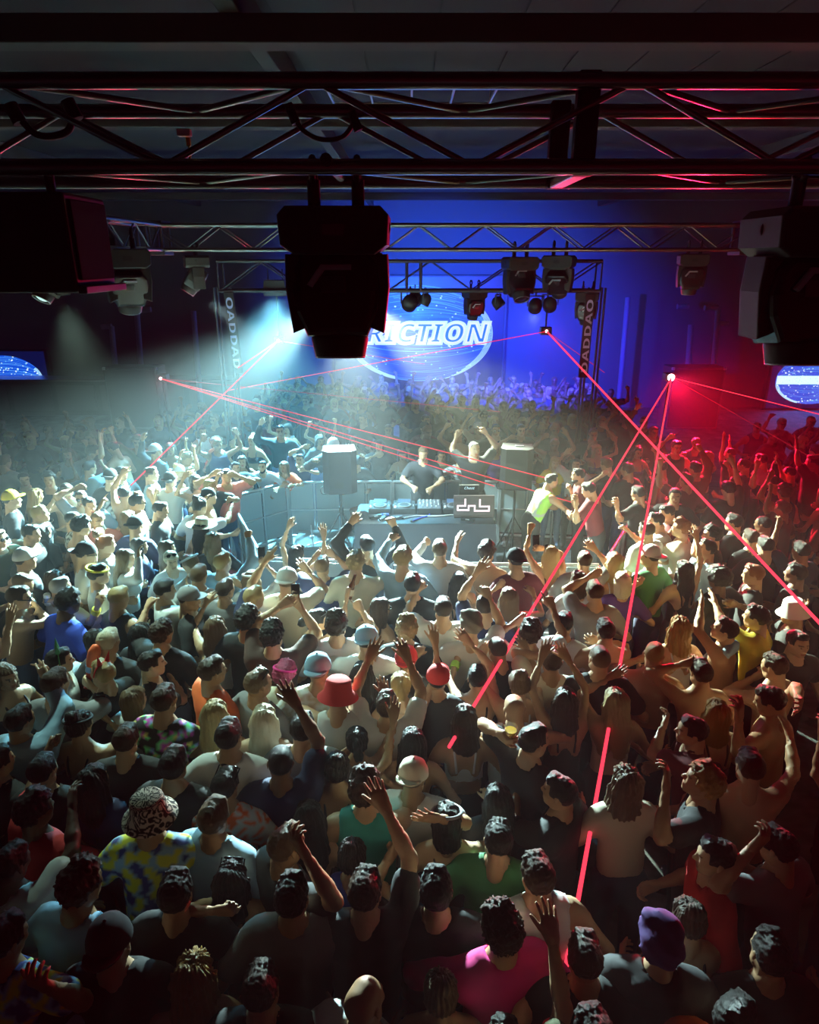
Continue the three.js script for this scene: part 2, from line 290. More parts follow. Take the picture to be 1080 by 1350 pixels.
laserBeam(2, atHeight(1085, 826, 1.75), 0.0135, 1.98, 'thick red laser beam from the stage truss down to the white bucket hat');
laserBeam(3, atDepth(1100, 551, 11.5), 0.008, 1.43, 'thin red laser beam from the bright burst towards the side screen');
laserBeam(2, atDepth(300, 515, 14), 0.007, 1.21, 'thin red laser beam crossing the lit globe behind the large moving head');
laserBeam(2, atDepth(797, 491, 14.5), 0.007, 0.66, 'short faint red laser beam past the vertical lettering');
laserBeam(0, atHeight(150, 662, 1.5), 0.0095, 1.43, 'red laser beam from under the flood panel down to the printed black t-shirt');
laserBeam(0, atDepth(314, 485, 11.5), 0.008, 1.32, 'short red laser beam beside the one under the flood panel');
laserBeam(0, atDepth(560, 480, 14), 0.005, 0.66, 'faint red laser beam from under the flood panel towards the globe');
laserBeam(1, atDepth(735, 634, 9.6), 0.0075, 1.21, 'highest of three thin red laser beams crossing over the DJ');
laserBeam(1, atDepth(760, 664, 9.4), 0.0075, 1.10, 'middle of three thin red laser beams crossing over the DJ');
laserBeam(1, atDepth(652, 641, 10.0), 0.0075, 1.10, 'lowest of three thin red laser beams, ending at the DJ booth');
laserBeam(1, atDepth(855, 562, 15), 0.005, 0.50, 'faint red laser beam running above the blue-lit back crowd');
laserBeam(3, atDepth(1075, 606, 11), 0.005, 0.28, 'faint red laser beam above the dark side crowd');

// ---------------------------------------------------------------- LED screens
function globeTexture(W, H, word) {
  const c = document.createElement('canvas'); c.width = W; c.height = H; const x = c.getContext('2d');
  x.fillStyle = '#020c38'; x.fillRect(0, 0, W, H);
  const cx = W / 2, cy = H / 2, rx = W * 0.44, ry = H * 0.43;
  x.fillStyle = '#0a48c8'; x.beginPath(); x.ellipse(cx, cy, rx, ry, 0, 0, Math.PI * 2); x.fill();
  x.save(); x.beginPath(); x.ellipse(cx, cy, rx, ry, 0, 0, Math.PI * 2); x.clip();
  const lines = word ? 62 : 60;
  for (let i = 0; i < lines; i++) {
    const v = -1 + 2 * (i + rnd()) / lines, bow = range(0.02, 0.3) * (v > 0 ? 1 : -1), tilt = range(-0.12, 0.12);
    x.strokeStyle = 'rgba(' + [120, 205, 255].join(',') + ',' + range(0.35, 0.95).toFixed(2) + ')'; x.lineWidth = range(1.0, 3.6) * W / 1024;
    x.beginPath(); const a = range(-1, 0.2), b = a + range(0.6, 1.8);
    for (let k = 0; k <= 24; k++) { const u = a + (b - a) * k / 24, px = cx + u * rx, py = cy + ry * (v * Math.sqrt(Math.max(0.02, 1 - u * u * 0.82)) + bow * (0.4 - u * u) * 0.4 + tilt * u * 0.6); k ? x.lineTo(px, py) : x.moveTo(px, py); }
    x.stroke();
  }
  for (let i = 0; i < (word ? 130 : 220); i++) { const a = rnd() * 6.283, q = Math.sqrt(rnd()), s = range(1.5, word ? 6 : 9) * W / 1024; x.fillStyle = rnd() < 0.6 ? '#d8f4ff' : '#6fc4ff'; x.beginPath(); x.ellipse(cx + Math.cos(a) * q * rx, cy + Math.sin(a) * q * ry, s * 1.3, s, 0, 0, 6.3); x.fill(); }
  x.restore();
  x.strokeStyle = 'rgba(190,240,255,0.9)'; x.lineWidth = 5 * W / 1024;
  for (let k = 0; k < 5; k++) { x.beginPath(); x.ellipse(cx, cy, rx * (1 - k * 0.018), ry * (1 - k * 0.012), 0, -0.5, 1.2 - k * 0.1); x.stroke(); x.beginPath(); x.ellipse(cx, cy, rx * (1 - k * 0.018), ry * (1 - k * 0.012), 0, 1.9, 2.9); x.stroke(); }
  if (word) {
    x.save(); x.translate(cx, cy - H * 0.01); x.transform(1, 0, -0.22, 1, 0, 0); x.font = 'bold ' + Math.round(H * 0.235) + 'px sans-serif'; x.textAlign = 'center'; x.textBaseline = 'middle'; x.lineJoin = 'miter';
    const w = x.measureText(word).width; x.scale(rx * 1.9 / w, 1);
    x.strokeStyle = '#d9f8ff'; x.lineWidth = H * 0.048; x.strokeText(word, 0, 0); x.fillStyle = '#1f78dc'; x.fillText(word, 0, 0); x.strokeStyle = '#f4feff'; x.lineWidth = H * 0.014; x.strokeText(word, 0, 0); x.restore();
  } else {
    x.fillStyle = '#c9f6ff'; x.fillRect(cx - rx * 0.97, cy - H * 0.075, rx * 1.94, H * 0.15);
    x.fillStyle = '#1f5fae'; for (let i = 0; i < 26; i++) x.fillRect(cx + range(-0.9, 0.9) * rx, cy + range(-0.05, 0.04) * H, range(4, 10), range(3, 7));
  }
  const t = new THREE.CanvasTexture(c); t.colorSpace = THREE.SRGBColorSpace; t.magFilter = THREE.LinearFilter; return t;
}
function ledScreen(label, at, w, h, word, k) {
  const g = thing('led_screen', label, 'screen', at);
  part(g, 'cabinet', box(w + 0.1, h + 0.1, 0.16, 0.01), M.black, [0, 0, -0.09]);
  const tex = globeTexture(1024, Math.round(1024 * h / w), word);
  part(g, 'display', new THREE.PlaneGeometry(w, h), new THREE.MeshStandardMaterial({ color: 0x020204, roughness: 0.4, emissive: 0xffffff, emissiveMap: tex, emissiveIntensity: k }), [0, 0, 0.002]);
  for (const sx of [-1, 1]) for (const sy of [-1, 1]) part(g, 'wall_bracket', box(0.12, 0.12, 0.2, 0.01), M.aluDark, [sx * w * 0.35, sy * h * 0.35, -0.24]);
  for (const s of [-1, 1]) part(g, 'edge_rail', box(0.06, h + 0.14, 0.2, 0.01), M.aluDark, [s * (w / 2 + 0.07), 0, -0.09]);
  return g;
}
ledScreen('big LED screen showing a blue line globe with the word FRICTION', [0.3, 2.37, -21.9], 5.2, 3.4, 'FRICTION', 1.15);
ledScreen('side LED screen showing a speckled blue globe, beside the hung loudspeaker', [-12.9, 0.95, -21.9], 2.75, 1.8, '', 1.6);
ledScreen('side LED screen showing a speckled blue globe, below the large moving head', [12.9, 0.95, -21.9], 2.75, 1.8, '', 1.6);

// vertical lettering on the truss legs
function banner(label, top, bottom, word, turn) {
  const c = document.createElement('canvas'); c.width = 96; c.height = 768; const x = c.getContext('2d');
  x.fillStyle = '#07070f'; x.fillRect(0, 0, 96, 768); x.translate(48, 384); x.rotate(turn * Math.PI / 2); x.font = 'bold 104px sans-serif'; x.textAlign = 'center'; x.textBaseline = 'middle'; x.fillStyle = '#c8d2f5';
  const w = x.measureText(word).width; x.scale(700 / w, 0.95); x.fillText(word, 0, 4);
  const t = new THREE.CanvasTexture(c); t.colorSpace = THREE.SRGBColorSpace; t.magFilter = THREE.LinearFilter;
  const mid = top.clone().add(bottom).multiplyScalar(0.5), L = top.distanceTo(bottom), g = thing('letter_banner', label, 'banner', mid.toArray());
  g.rotation.z = Math.atan2(top.x - bottom.x, -(bottom.y - top.y)) * -1;
  part(g, 'board', box(0.17, L, 0.03, 0.006), M.blackMatte, [0, 0, -0.02]);
  part(g, 'print', new THREE.PlaneGeometry(0.16, L - 0.02), new THREE.MeshStandardMaterial({ map: t, roughness: 0.6 }), [0, 0, 0.0005]);
  for (const s of [-1, 1]) part(g, 'clip', box(0.05, 0.04, 0.07, 0.005), M.black, [0, s * (L / 2 - 0.1), -0.06]);
}
banner('vertical banner with pale letters beside the white flood panel', atDepth(301, 385, 12.75), atDepth(314, 492, 12.75), 'OADDAD', 1);
banner('vertical banner with pale letters beside the thick laser beam', atDepth(779, 388, 12.75), atDepth(769, 498, 12.75), 'DADDAO', -1);

// pipe frames and loudspeaker blocks on the back wall
function pipeFrame(label, px, posts) {
  const g = thing('pipe_frame', label, 'pipe frame');
  const P = (x, y) => { const p = atDepth(x, y, 20.2); if (y > 500) p.y = 0; return p; };
  for (const [x0, y0, x1, y1] of posts) rod(g, 'pipe', P(x0, y0), P(x1, y1), 0.075, M.purple);
  void px;
}
pipeFrame('pale pipe frame against the back wall near the hung loudspeaker', 150, [[147, 430, 153, 515], [180, 405, 186, 515], [134, 431, 147, 430], [184, 409, 199, 408], [255, 410, 262, 515]]);
pipeFrame('pale pipe frame against the back wall above the bright red burst', 920, [[911, 428, 907, 515], [947, 406, 941, 515], [893, 404, 908, 404], [929, 406, 947, 406], [948, 426, 960, 427], [828, 392, 818, 515]]);
function stackSpeaker(label, px, py, w, h) {
  const p = atDepth(px, py, 19.5), g = thing('wall_loudspeaker', label, 'loudspeaker', [p.x, 0, p.z]);
  part(g, 'cabinet', box(w, h, 0.7, 0.03), std(0.06, 0.06, 0.07, 0.8), [0, h / 2, 0]);
  part(g, 'grille', box(w - 0.12, h - 0.14, 0.03, 0.01), M.blackMatte, [0, h / 2, 0.36]);
  for (const s of [-1, 1]) part(g, 'corner_guard', box(0.08, 0.08, 0.08, 0.015), M.steel, [s * (w / 2 - 0.03), h - 0.03, 0.33]);
}
stackSpeaker('grey loudspeaker block below the pipe frame by the side floor', 178, 490, 1.5, 1.75);
stackSpeaker('grey loudspeaker block behind the bright red burst', 915, 490, 1.5, 1.75);
{
  const g = thing('bar_counter', 'long dark counter along the back wall below the side screen', 'counter', [-9.6, 0, -21.3]);
  part(g, 'front', box(8.4, 1.08, 0.6, 0.02), std(0.05, 0.045, 0.05, 0.8), [0, 0.54, 0]); part(g, 'worktop', box(8.6, 0.06, 0.8, 0.015), std(0.16, 0.13, 0.13, 0.45), [0, 1.1, 0]);
  for (let i = 0; i < 6; i++) part(g, 'panel', box(1.2, 0.8, 0.02, 0.008), std(0.07, 0.06, 0.065, 0.7), [-3.4 + i * 1.36, 0.55, 0.305]);
}

// ---------------------------------------------------------------- booth
{
  const tx = 0.23, tz = -9.62, W = 2.02, Dp = 0.86, H = 1.0;
  const g = thing('dj_table', 'long DJ table draped with dark grey cloth', 'table', [tx, 0, tz]);
  part(g, 'table_top', box(W, 0.04, Dp, 0.012), std(0.06, 0.07, 0.085, 0.85), [0, H - 0.02, 0]);
  // draped front with folds
  const pos = [], idx = [], nx = 60, ny = 14;
  for (let j = 0; j <= ny; j++) for (let i = 0; i <= nx; i++) { const u = i / nx, v = j / ny; const fold = (Math.sin(u * 34 + Math.sin(u * 9) * 2) * 0.022 + Math.sin(u * 13 + v * 2.5) * 0.03) * v; pos.push((u - 0.5) * (W + 0.02 + v * 0.1), H - 0.005 - v * (H - 0.03), Dp / 2 + 0.01 + fold + v * 0.05); }
  for (let j = 0; j < ny; j++) for (let i = 0; i < nx; i++) { const a = j * (nx + 1) + i; idx.push(a, a + nx + 1, a + 1, a + 1, a + nx + 1, a + nx + 2); }
  const cg = new THREE.BufferGeometry(); cg.setAttribute('position', new THREE.Float32BufferAttribute(pos, 3)); cg.setIndex(idx); cg.computeVertexNormals();
  part(g, 'front_drape', cg, new THREE.MeshStandardMaterial({ color: new THREE.Color(0.045, 0.045, 0.06), roughness: 0.95, side: THREE.DoubleSide }));
  for (const s of [-1, 1]) part(g, 'side_drape', box(0.02, H - 0.03, Dp, 0.006), M.cloth, [s * (W / 2 + 0.01), H / 2 - 0.01, 0]);
  for (const [sx, sz] of [[-1, -1], [1, -1], [-1, 1], [1, 1]]) rod(g, 'leg', V(sx * (W / 2 - 0.08), 0, sz * (Dp / 2 - 0.08)), V(sx * (W / 2 - 0.08), H - 0.04, sz * (Dp / 2 - 0.08)), 0.02, M.steel);
  const topY = H;
  // players and mixer
  const jogMat = std(0.13, 0.13, 0.14, 0.7); const JOG = new THREE.CylinderGeometry(0.1, 0.105, 0.022, 32), KNOB = new THREE.CylinderGeometry(0.009, 0.011, 0.018, 10), PAD = box(0.03, 0.012, 0.02, 0.003);
  const deck = std(0.018, 0.018, 0.022, 0.85), screenBlue = glow(0.15, 0.4, 0.8, 0.7);
  function player(label, x, z) {
    const p = thing('media_player', label, 'media player', [tx + x, topY, tz + z]);
    part(p, 'case', box(0.33, 0.085, 0.4, 0.008), deck, [0, 0.0425, 0]);
    const j = part(p, 'jog_wheel', JOG, jogMat, [0, 0.096, 0.06]); part(j, 'jog_top', new THREE.CylinderGeometry(0.07, 0.075, 0.006, 28), M.blackMatte, [0, 0.013, 0]);
    part(p, 'screen', box(0.19, 0.014, 0.09, 0.003), screenBlue, [0, 0.1, -0.125], [0.3, 0, 0]);
    for (let k = 0; k < 3; k++) part(p, 'button', PAD, M.silver, [-0.135, 0.09, -0.03 + k * 0.07]);
    for (let k = 0; k < 2; k++) part(p, 'play_button', new THREE.CylinderGeometry(0.018, 0.018, 0.014, 14), M.white, [-0.135, 0.09, 0.13 + k * 0.045 - 0.03]);
    part(p, 'pitch_slider', box(0.012, 0.02, 0.03, 0.003), M.white, [0.14, 0.094, 0.07]); part(p, 'slider_slot', box(0.018, 0.004, 0.16), M.black, [0.14, 0.086, 0.07]);
  }
  player('black media player at the speaker end of the DJ table', -0.68, -0.16); player('black media player between the end player and the mixer', -0.31, -0.16); player('black media player between the mixer and the lit dnb sign', 0.44, -0.16);
  const m = thing('dj_mixer', 'silver DJ mixer covered in knobs under the DJ hands', 'mixer', [tx + 0.07, topY, tz - 0.16]);
  part(m, 'case', box(0.36, 0.09, 0.42, 0.008), deck, [0, 0.045, 0]); part(m, 'face_plate', box(0.34, 0.006, 0.4, 0.002), std(0.1, 0.1, 0.115, 0.7), [0, 0.093, 0]);
  for (let r = 0; r < 5; r++) for (let c = 0; c < 6; c++) part(m, 'knob', KNOB, (r + c) % 3 ? M.silver : M.white, [-0.14 + c * 0.056, 0.105, -0.16 + r * 0.05]);
  for (let c = 0; c < 4; c++) { part(m, 'fader_slot', box(0.008, 0.002, 0.09), M.black, [-0.1 + c * 0.066, 0.097, 0.13]); part(m, 'fader', box(0.02, 0.02, 0.012, 0.003), M.white, [-0.1 + c * 0.066, 0.104, 0.1 + 0.012 * c]); }
  const fx = thing('effects_unit', 'small black effects box with blue lit screen beside the players', 'effects unit', [tx + 0.76, topY, tz - 0.18]);
  part(fx, 'case', box(0.22, 0.08, 0.26, 0.01), deck, [0, 0.04, 0]); part(fx, 'screen', box(0.1, 0.008, 0.07, 0.002), glow(0.2, 0.45, 1, 1.1), [0.03, 0.083, -0.05]); for (let k = 0; k < 6; k++) part(fx, 'knob', KNOB, M.silver, [-0.08 + (k % 3) * 0.06, 0.088, 0.04 + Math.floor(k / 3) * 0.05]);
  // lit dnb sign
  const s = thing('led_sign', 'black panel sign with lit white pixel letters dnb', 'sign', [tx + 0.72, topY, tz + 0.16], 0);
  part(s, 'panel', box(0.6, 0.33, 0.04, 0.006), std(0.03, 0.015, 0.02, 0.4), [0, 0.17, 0], [-0.18, 0, 0]);
  const lit = glow(1.0, 0.82, 0.9, 1.5), cell = 0.0245;
  const sg = new THREE.Group(); sg.name = 'lettering'; sg.position.set(0, 0.17, 0); sg.rotation.x = -0.18; s.add(sg);
  const bar = (name, x0, y0, x1, y1) => part(sg, name, box(Math.abs(x1 - x0) + cell, Math.abs(y1 - y0) + cell, 0.012, 0.002), lit, [(x0 + x1) / 2, (y0 + y1) / 2, 0.024]);
  const rows = { t: 0.105, u: 0.022, b: -0.062 }, q = 0.083;
  bar('letter_stroke', -0.13, rows.t, -0.13, rows.u); bar('letter_stroke', -0.24, rows.u - 0.01, -0.13, rows.u - 0.01); bar('letter_stroke', -0.24, rows.u - 0.01, -0.24, rows.b + 0.012); bar('letter_stroke', -0.24, rows.b + 0.012, -0.08, rows.b + 0.012);
  bar('letter_stroke', -0.08, rows.b + 0.012, -0.08, rows.u - 0.01); bar('letter_stroke', -0.08, rows.u - 0.01, 0.01, rows.u - 0.01); bar('letter_stroke', 0.01, rows.u - 0.01, 0.01, rows.b); bar('letter_stroke', 0.01, rows.b, 0.22, rows.b); bar('letter_stroke', 0.22, rows.b, 0.22, rows.u - 0.02); bar('letter_stroke', 0.085, rows.u - 0.02, 0.22, rows.u - 0.02); bar('letter_stroke', 0.085, rows.t - 0.005, 0.085, rows.u - 0.02); void q;
  part(s, 'foot', box(0.4, 0.02, 0.16, 0.005), M.black, [0, 0.01, -0.04]);
  // name strip behind the sign
  const nc = document.createElement('canvas'); nc.width = 256; nc.height = 64; const n2 = nc.getContext('2d'); n2.fillStyle = '#05060a'; n2.fillRect(0, 0, 256, 64); n2.font = 'italic bold 56px sans-serif'; n2.fillStyle = '#c9f4ff'; n2.textAlign = 'center'; n2.textBaseline = 'middle'; n2.fillText('Chest', 128, 34);
  const nt = new THREE.CanvasTexture(nc); nt.colorSpace = THREE.SRGBColorSpace; nt.magFilter = THREE.LinearFilter;
  const ns = thing('name_sign', 'tiny lit sign with pale script behind the dnb panel', 'sign', [tx + 0.66, topY, tz - 0.05]);
  part(ns, 'case', box(0.3, 0.43, 0.03, 0.005), M.black, [0, 0.215, -0.02]); part(ns, 'display', new THREE.PlaneGeometry(0.26, 0.065), new THREE.MeshStandardMaterial({ color: 0x020202, emissive: 0xffffff, emissiveMap: nt, emissiveIntensity: 1.1 }), [0, 0.385, -0.0045]);
  // leads and small gear in front of the players
  const lead = (label, pts, r, mat) => { const c = thing('cable_lead', label, 'cable'); part(c, 'lead', tubeAlong(pts.map(([x, z, y = 0.012]) => V(tx + x, topY + y, tz + z)), r, 50), mat); part(c, 'plug', box(0.035, 0.02, 0.02, 0.004), M.black, [tx + pts[0][0], topY + 0.014, tz + pts[0][1]]); };
  lead('pale cable lying across the DJ table before the mixer', [[-0.33, 0.24], [-0.2, 0.16], [-0.1, 0.13], [0.1, 0.15], [0.3, 0.12], [0.42, 0.09], [0.6, 0.1]], 0.01, M.white);
  lead('blue cable hanging towards the table edge', [[-0.2, 0.36], [-0.12, 0.27], [-0.02, 0.18], [0.06, 0.12], [0.07, 0.07]], 0.011, std(0.02, 0.06, 0.7, 0.5));
  const mat = (label, x, z, w, d, turn, m2) => { const o = thing('adapter_box', label, 'adapter', [tx + x, topY, tz + z], turn); part(o, 'case', box(w, 0.035, d, 0.008), m2, [0, 0.018, 0]); part(o, 'socket', box(w * 0.3, 0.015, 0.02, 0.003), M.silver, [0, 0.03, d / 2]); };
  mat('dark adapter box on the table before the second player', -0.42, 0.2, 0.17, 0.08, 0.4, std(0.07, 0.04, 0.05, 0.5)); mat('black adapter box before the end player', -0.74, 0.17, 0.2, 0.07, 0.5, M.black); mat('small black adapter box lying askew by the end player', -0.62, 0.24, 0.06, 0.16, -0.4, M.black); mat('blue topped adapter box behind the leads', -0.6, 0.1, 0.13, 0.05, 0.1, std(0.03, 0.08, 0.6, 0.5)); mat('black adapter box before the dnb sign', 0.62, 0.31, 0.2, 0.05, -0.35, M.black);
}
// loudspeaker on a tripod, standing on a sub
{
  const sub = thing('bass_loudspeaker', 'wide black bass cabinet under the tripod speaker', 'loudspeaker', [-1.32, 0, -9.85]);
  part(sub, 'cabinet', box(0.92, 0.5, 0.72, 0.02), M.blackMatte, [0, 0.25, 0]); part(sub, 'grille', box(0.82, 0.42, 0.02, 0.008), M.black, [0, 0.25, 0.365]); for (const s of [-1, 1]) part(sub, 'handle', box(0.012, 0.05, 0.16, 0.004), M.black, [s * 0.463, 0.32, 0]);
  const st = thing('speaker_stand', 'black tripod stand holding the booth speaker', 'stand', [-1.05, 0.5, -9.85]);
  rod(st, 'pole', V(0, 0.1, 0), V(0, 0.82, 0), 0.02, M.black); rod(st, 'collar', V(0, 0.42, 0), V(0, 0.52, 0), 0.035, M.black);
  for (let k = 0; k < 3; k++) { const a = k * 2.094 + 0.5; rod(st, 'leg', V(Math.cos(a) * 0.3, 0.01, Math.sin(a) * 0.3), V(0, 0.46, 0), 0.013, M.black); rod(st, 'brace', V(Math.cos(a) * 0.16, 0.2, Math.sin(a) * 0.16), V(0, 0.14, 0), 0.008, M.black); }
  function speaker(label, at, turn, m2) {
    const g = thing('booth_loudspeaker', label, 'loudspeaker', at, turn);
    part(g, 'cabinet', EXTR([[-0.22, -0.19], [0.22, -0.19], [0.24, 0.12], [0.16, 0.2], [-0.16, 0.2], [-0.24, 0.12]], 0.66, 0.012).rotateX(Math.PI / 2), m2, [0, 0.33, 0]);
    part(g, 'grille', box(0.4, 0.56, 0.02, 0.008), M.black, [0, 0.33, -0.2]); part(g, 'top_handle', box(0.14, 0.02, 0.05, 0.008), M.silver, [0.03, 0.665, 0]); part(g, 'input_plate', box(0.14, 0.1, 0.008, 0.003), M.black, [-0.02, 0.14, 0.208]);
    part(g, 'cable_loop', tubeAlong([V(-0.22, 0.12, 0.1), V(-0.29, 0.08, 0.12), V(-0.28, 0.0, 0.12), V(-0.2, -0.02, 0.1)], 0.008, 16), M.cable);
  }
  speaker('grey-black booth speaker on a tripod beside the DJ table', [-1.05, 1.29, -9.85], 0.12, std(0.03, 0.032, 0.04, 0.9));
  const st2 = thing('speaker_stand', 'black stand holding the shaded booth speaker', 'stand', [1.68, 0, -10.3]);
  rod(st2, 'pole', V(0, 0.1, 0), V(0, 1.2, 0), 0.02, M.black); for (let k = 0; k < 3; k++) { const a = k * 2.094; rod(st2, 'leg', V(Math.cos(a) * 0.4, 0.01, Math.sin(a) * 0.4), V(0, 0.7, 0), 0.013, M.black); }
  speaker('shaded black booth speaker behind the dnb sign', [1.68, 1.2, -10.3], -0.15, M.blackMatte);
  const mic = thing('microphone_stand', 'low folded microphone stand lying on the bass cabinet', 'stand', [-1.45, 0.5, -9.6]);
  rod(mic, 'boom', V(-0.1, 0.02, 0.1), V(0.42, 0.1, -0.1), 0.012, M.silver); rod(mic, 'boom', V(0, 0.02, 0.12), V(-0.05, 0.3, -0.05), 0.01, M.silver); part(mic, 'clutch', box(0.06, 0.05, 0.05, 0.01), M.silver, [-0.03, 0.13, 0.02]);
  const bin = thing('storage_bin', 'dark brown upright bin beside the tripod speaker', 'bin', [-0.82, 0, -10.45]);
  part(bin, 'body', new THREE.CylinderGeometry(0.15, 0.13, 0.75, 20), M.brown, [0, 0.375, 0]); part(bin, 'rim', new THREE.TorusGeometry(0.15, 0.012, 8, 24), M.brown, [0, 0.75, 0], [Math.PI / 2, 0, 0]);
}
// crowd barriers
function barrier(label, a, b, solid = true) {
  const A = V(a[0], 0, -a[1]), B = V(b[0], 0, -b[1]), L = A.distanceTo(B), H = 1.1;
  const g = thing('crowd_barrier', label, 'barrier', [(A.x + B.x) / 2, 0, (A.z + B.z) / 2], -Math.atan2(B.z - A.z, B.x - A.x));
  rod(g, 'top_rail', V(-L / 2, H, 0), V(L / 2, H, 0), 0.024, M.steel); rod(g, 'bottom_rail', V(-L / 2, 0.14, 0), V(L / 2, 0.14, 0), 0.02, M.steel);
  const n = Math.max(2, Math.round(L / 0.42));
  for (let i = 0; i <= n; i++) rod(g, 'post', V(-L / 2 + L * i / n, 0.0, 0.015), V(-L / 2 + L * i / n, H, 0.015), i % n ? 0.016 : 0.024, M.steel);
  if (solid) for (let i = 0; i < n; i++) part(g, 'sheet_panel', box(L / n - 0.05, H - 0.22, 0.01, 0.003), M.barrier, [-L / 2 + L * (i + 0.5) / n, 0.63, 0]);
  rod(g, 'mid_rail', V(-L / 2, 0.62, 0.02), V(L / 2, 0.62, 0.02), 0.012, M.steel);
  for (const s of [-1, 1]) part(g, 'foot', box(0.05, 0.02, 0.4, 0.006), M.steel, [s * (L / 2 - 0.1), 0.01, 0]);
  return g;
}
barrier('steel crowd barrier panel behind the DJ, next to the corner panel', [-2.02, 10.82], [-0.3, 10.86]);
barrier('steel crowd barrier panel straight behind the DJ', [-0.27, 10.86], [1.5, 10.88]);
barrier('steel crowd barrier panel behind the shaded booth speaker', [1.53, 10.88], [3.3, 10.7]);
barrier('steel corner crowd barrier where the bearded man leans', [-2.72, 10.15], [-2.05, 10.8]);
barrier('steel crowd barrier beside the wide-brimmed hat', [-2.82, 10.05], [-1.95, 8.05]);
barrier('steel crowd barrier before the front row, at the flood-lit corner', [-1.9, 7.75], [0.2, 7.6]);
barrier('steel crowd barrier before the front row, facing the DJ table', [0.25, 7.6], [2.3, 7.55]);
barrier('steel crowd barrier in the reddish corner by the white cap', [2.38, 7.6], [3.1, 8.98]);
barrier('steel crowd barrier behind the hi-vis steward', [3.14, 9.02], [3.32, 10.66]);
// ---------------------------------------------------------------- distance-field mesher (bodies, clothes, hair)
// a prim is a tapered capsule; n and s flatten it along one axis; k is the width of its smooth join
function prim(a, b, ra, rb, k = 0.03, n = null, s = 1) {
  const bx = b.x - a.x, by = b.y - a.y, bz = b.z - a.z, l2 = bx * bx + by * by + bz * bz;
  return { ax: a.x, ay: a.y, az: a.z, bx, by, bz, inv: l2 > 1e-9 ? 1 / l2 : 0, ra, dr: rb - ra, k, n, f: n ? 1 / s - 1 : 0 };
}
function primDistance(p, x, y, z) {
  let dx = x - p.ax, dy = y - p.ay, dz = z - p.az;
  if (p.n) { const m = (dx * p.n.x + dy * p.n.y + dz * p.n.z) * p.f; dx += p.n.x * m; dy += p.n.y * m; dz += p.n.z * m; }
  let t = (dx * p.bx + dy * p.by + dz * p.bz) * p.inv; t = t < 0 ? 0 : t > 1 ? 1 : t;
  dx -= p.bx * t; dy -= p.by * t; dz -= p.bz * t;
  return Math.sqrt(dx * dx + dy * dy + dz * dz) - p.ra - p.dr * t;
}
function fieldDistance(list, x, y, z) {
  let d = 1e3;
  for (let i = 0; i < list.length; i++) {
    const e = primDistance(list[i], x, y, z), k = list[i].k;
    if (e - d >= k) continue;
    if (d - e >= k) { d = e; continue; }
    const h = (k - Math.abs(d - e)) / k; d = Math.min(d, e) - h * h * k * 0.25;
  }
  return d;
}
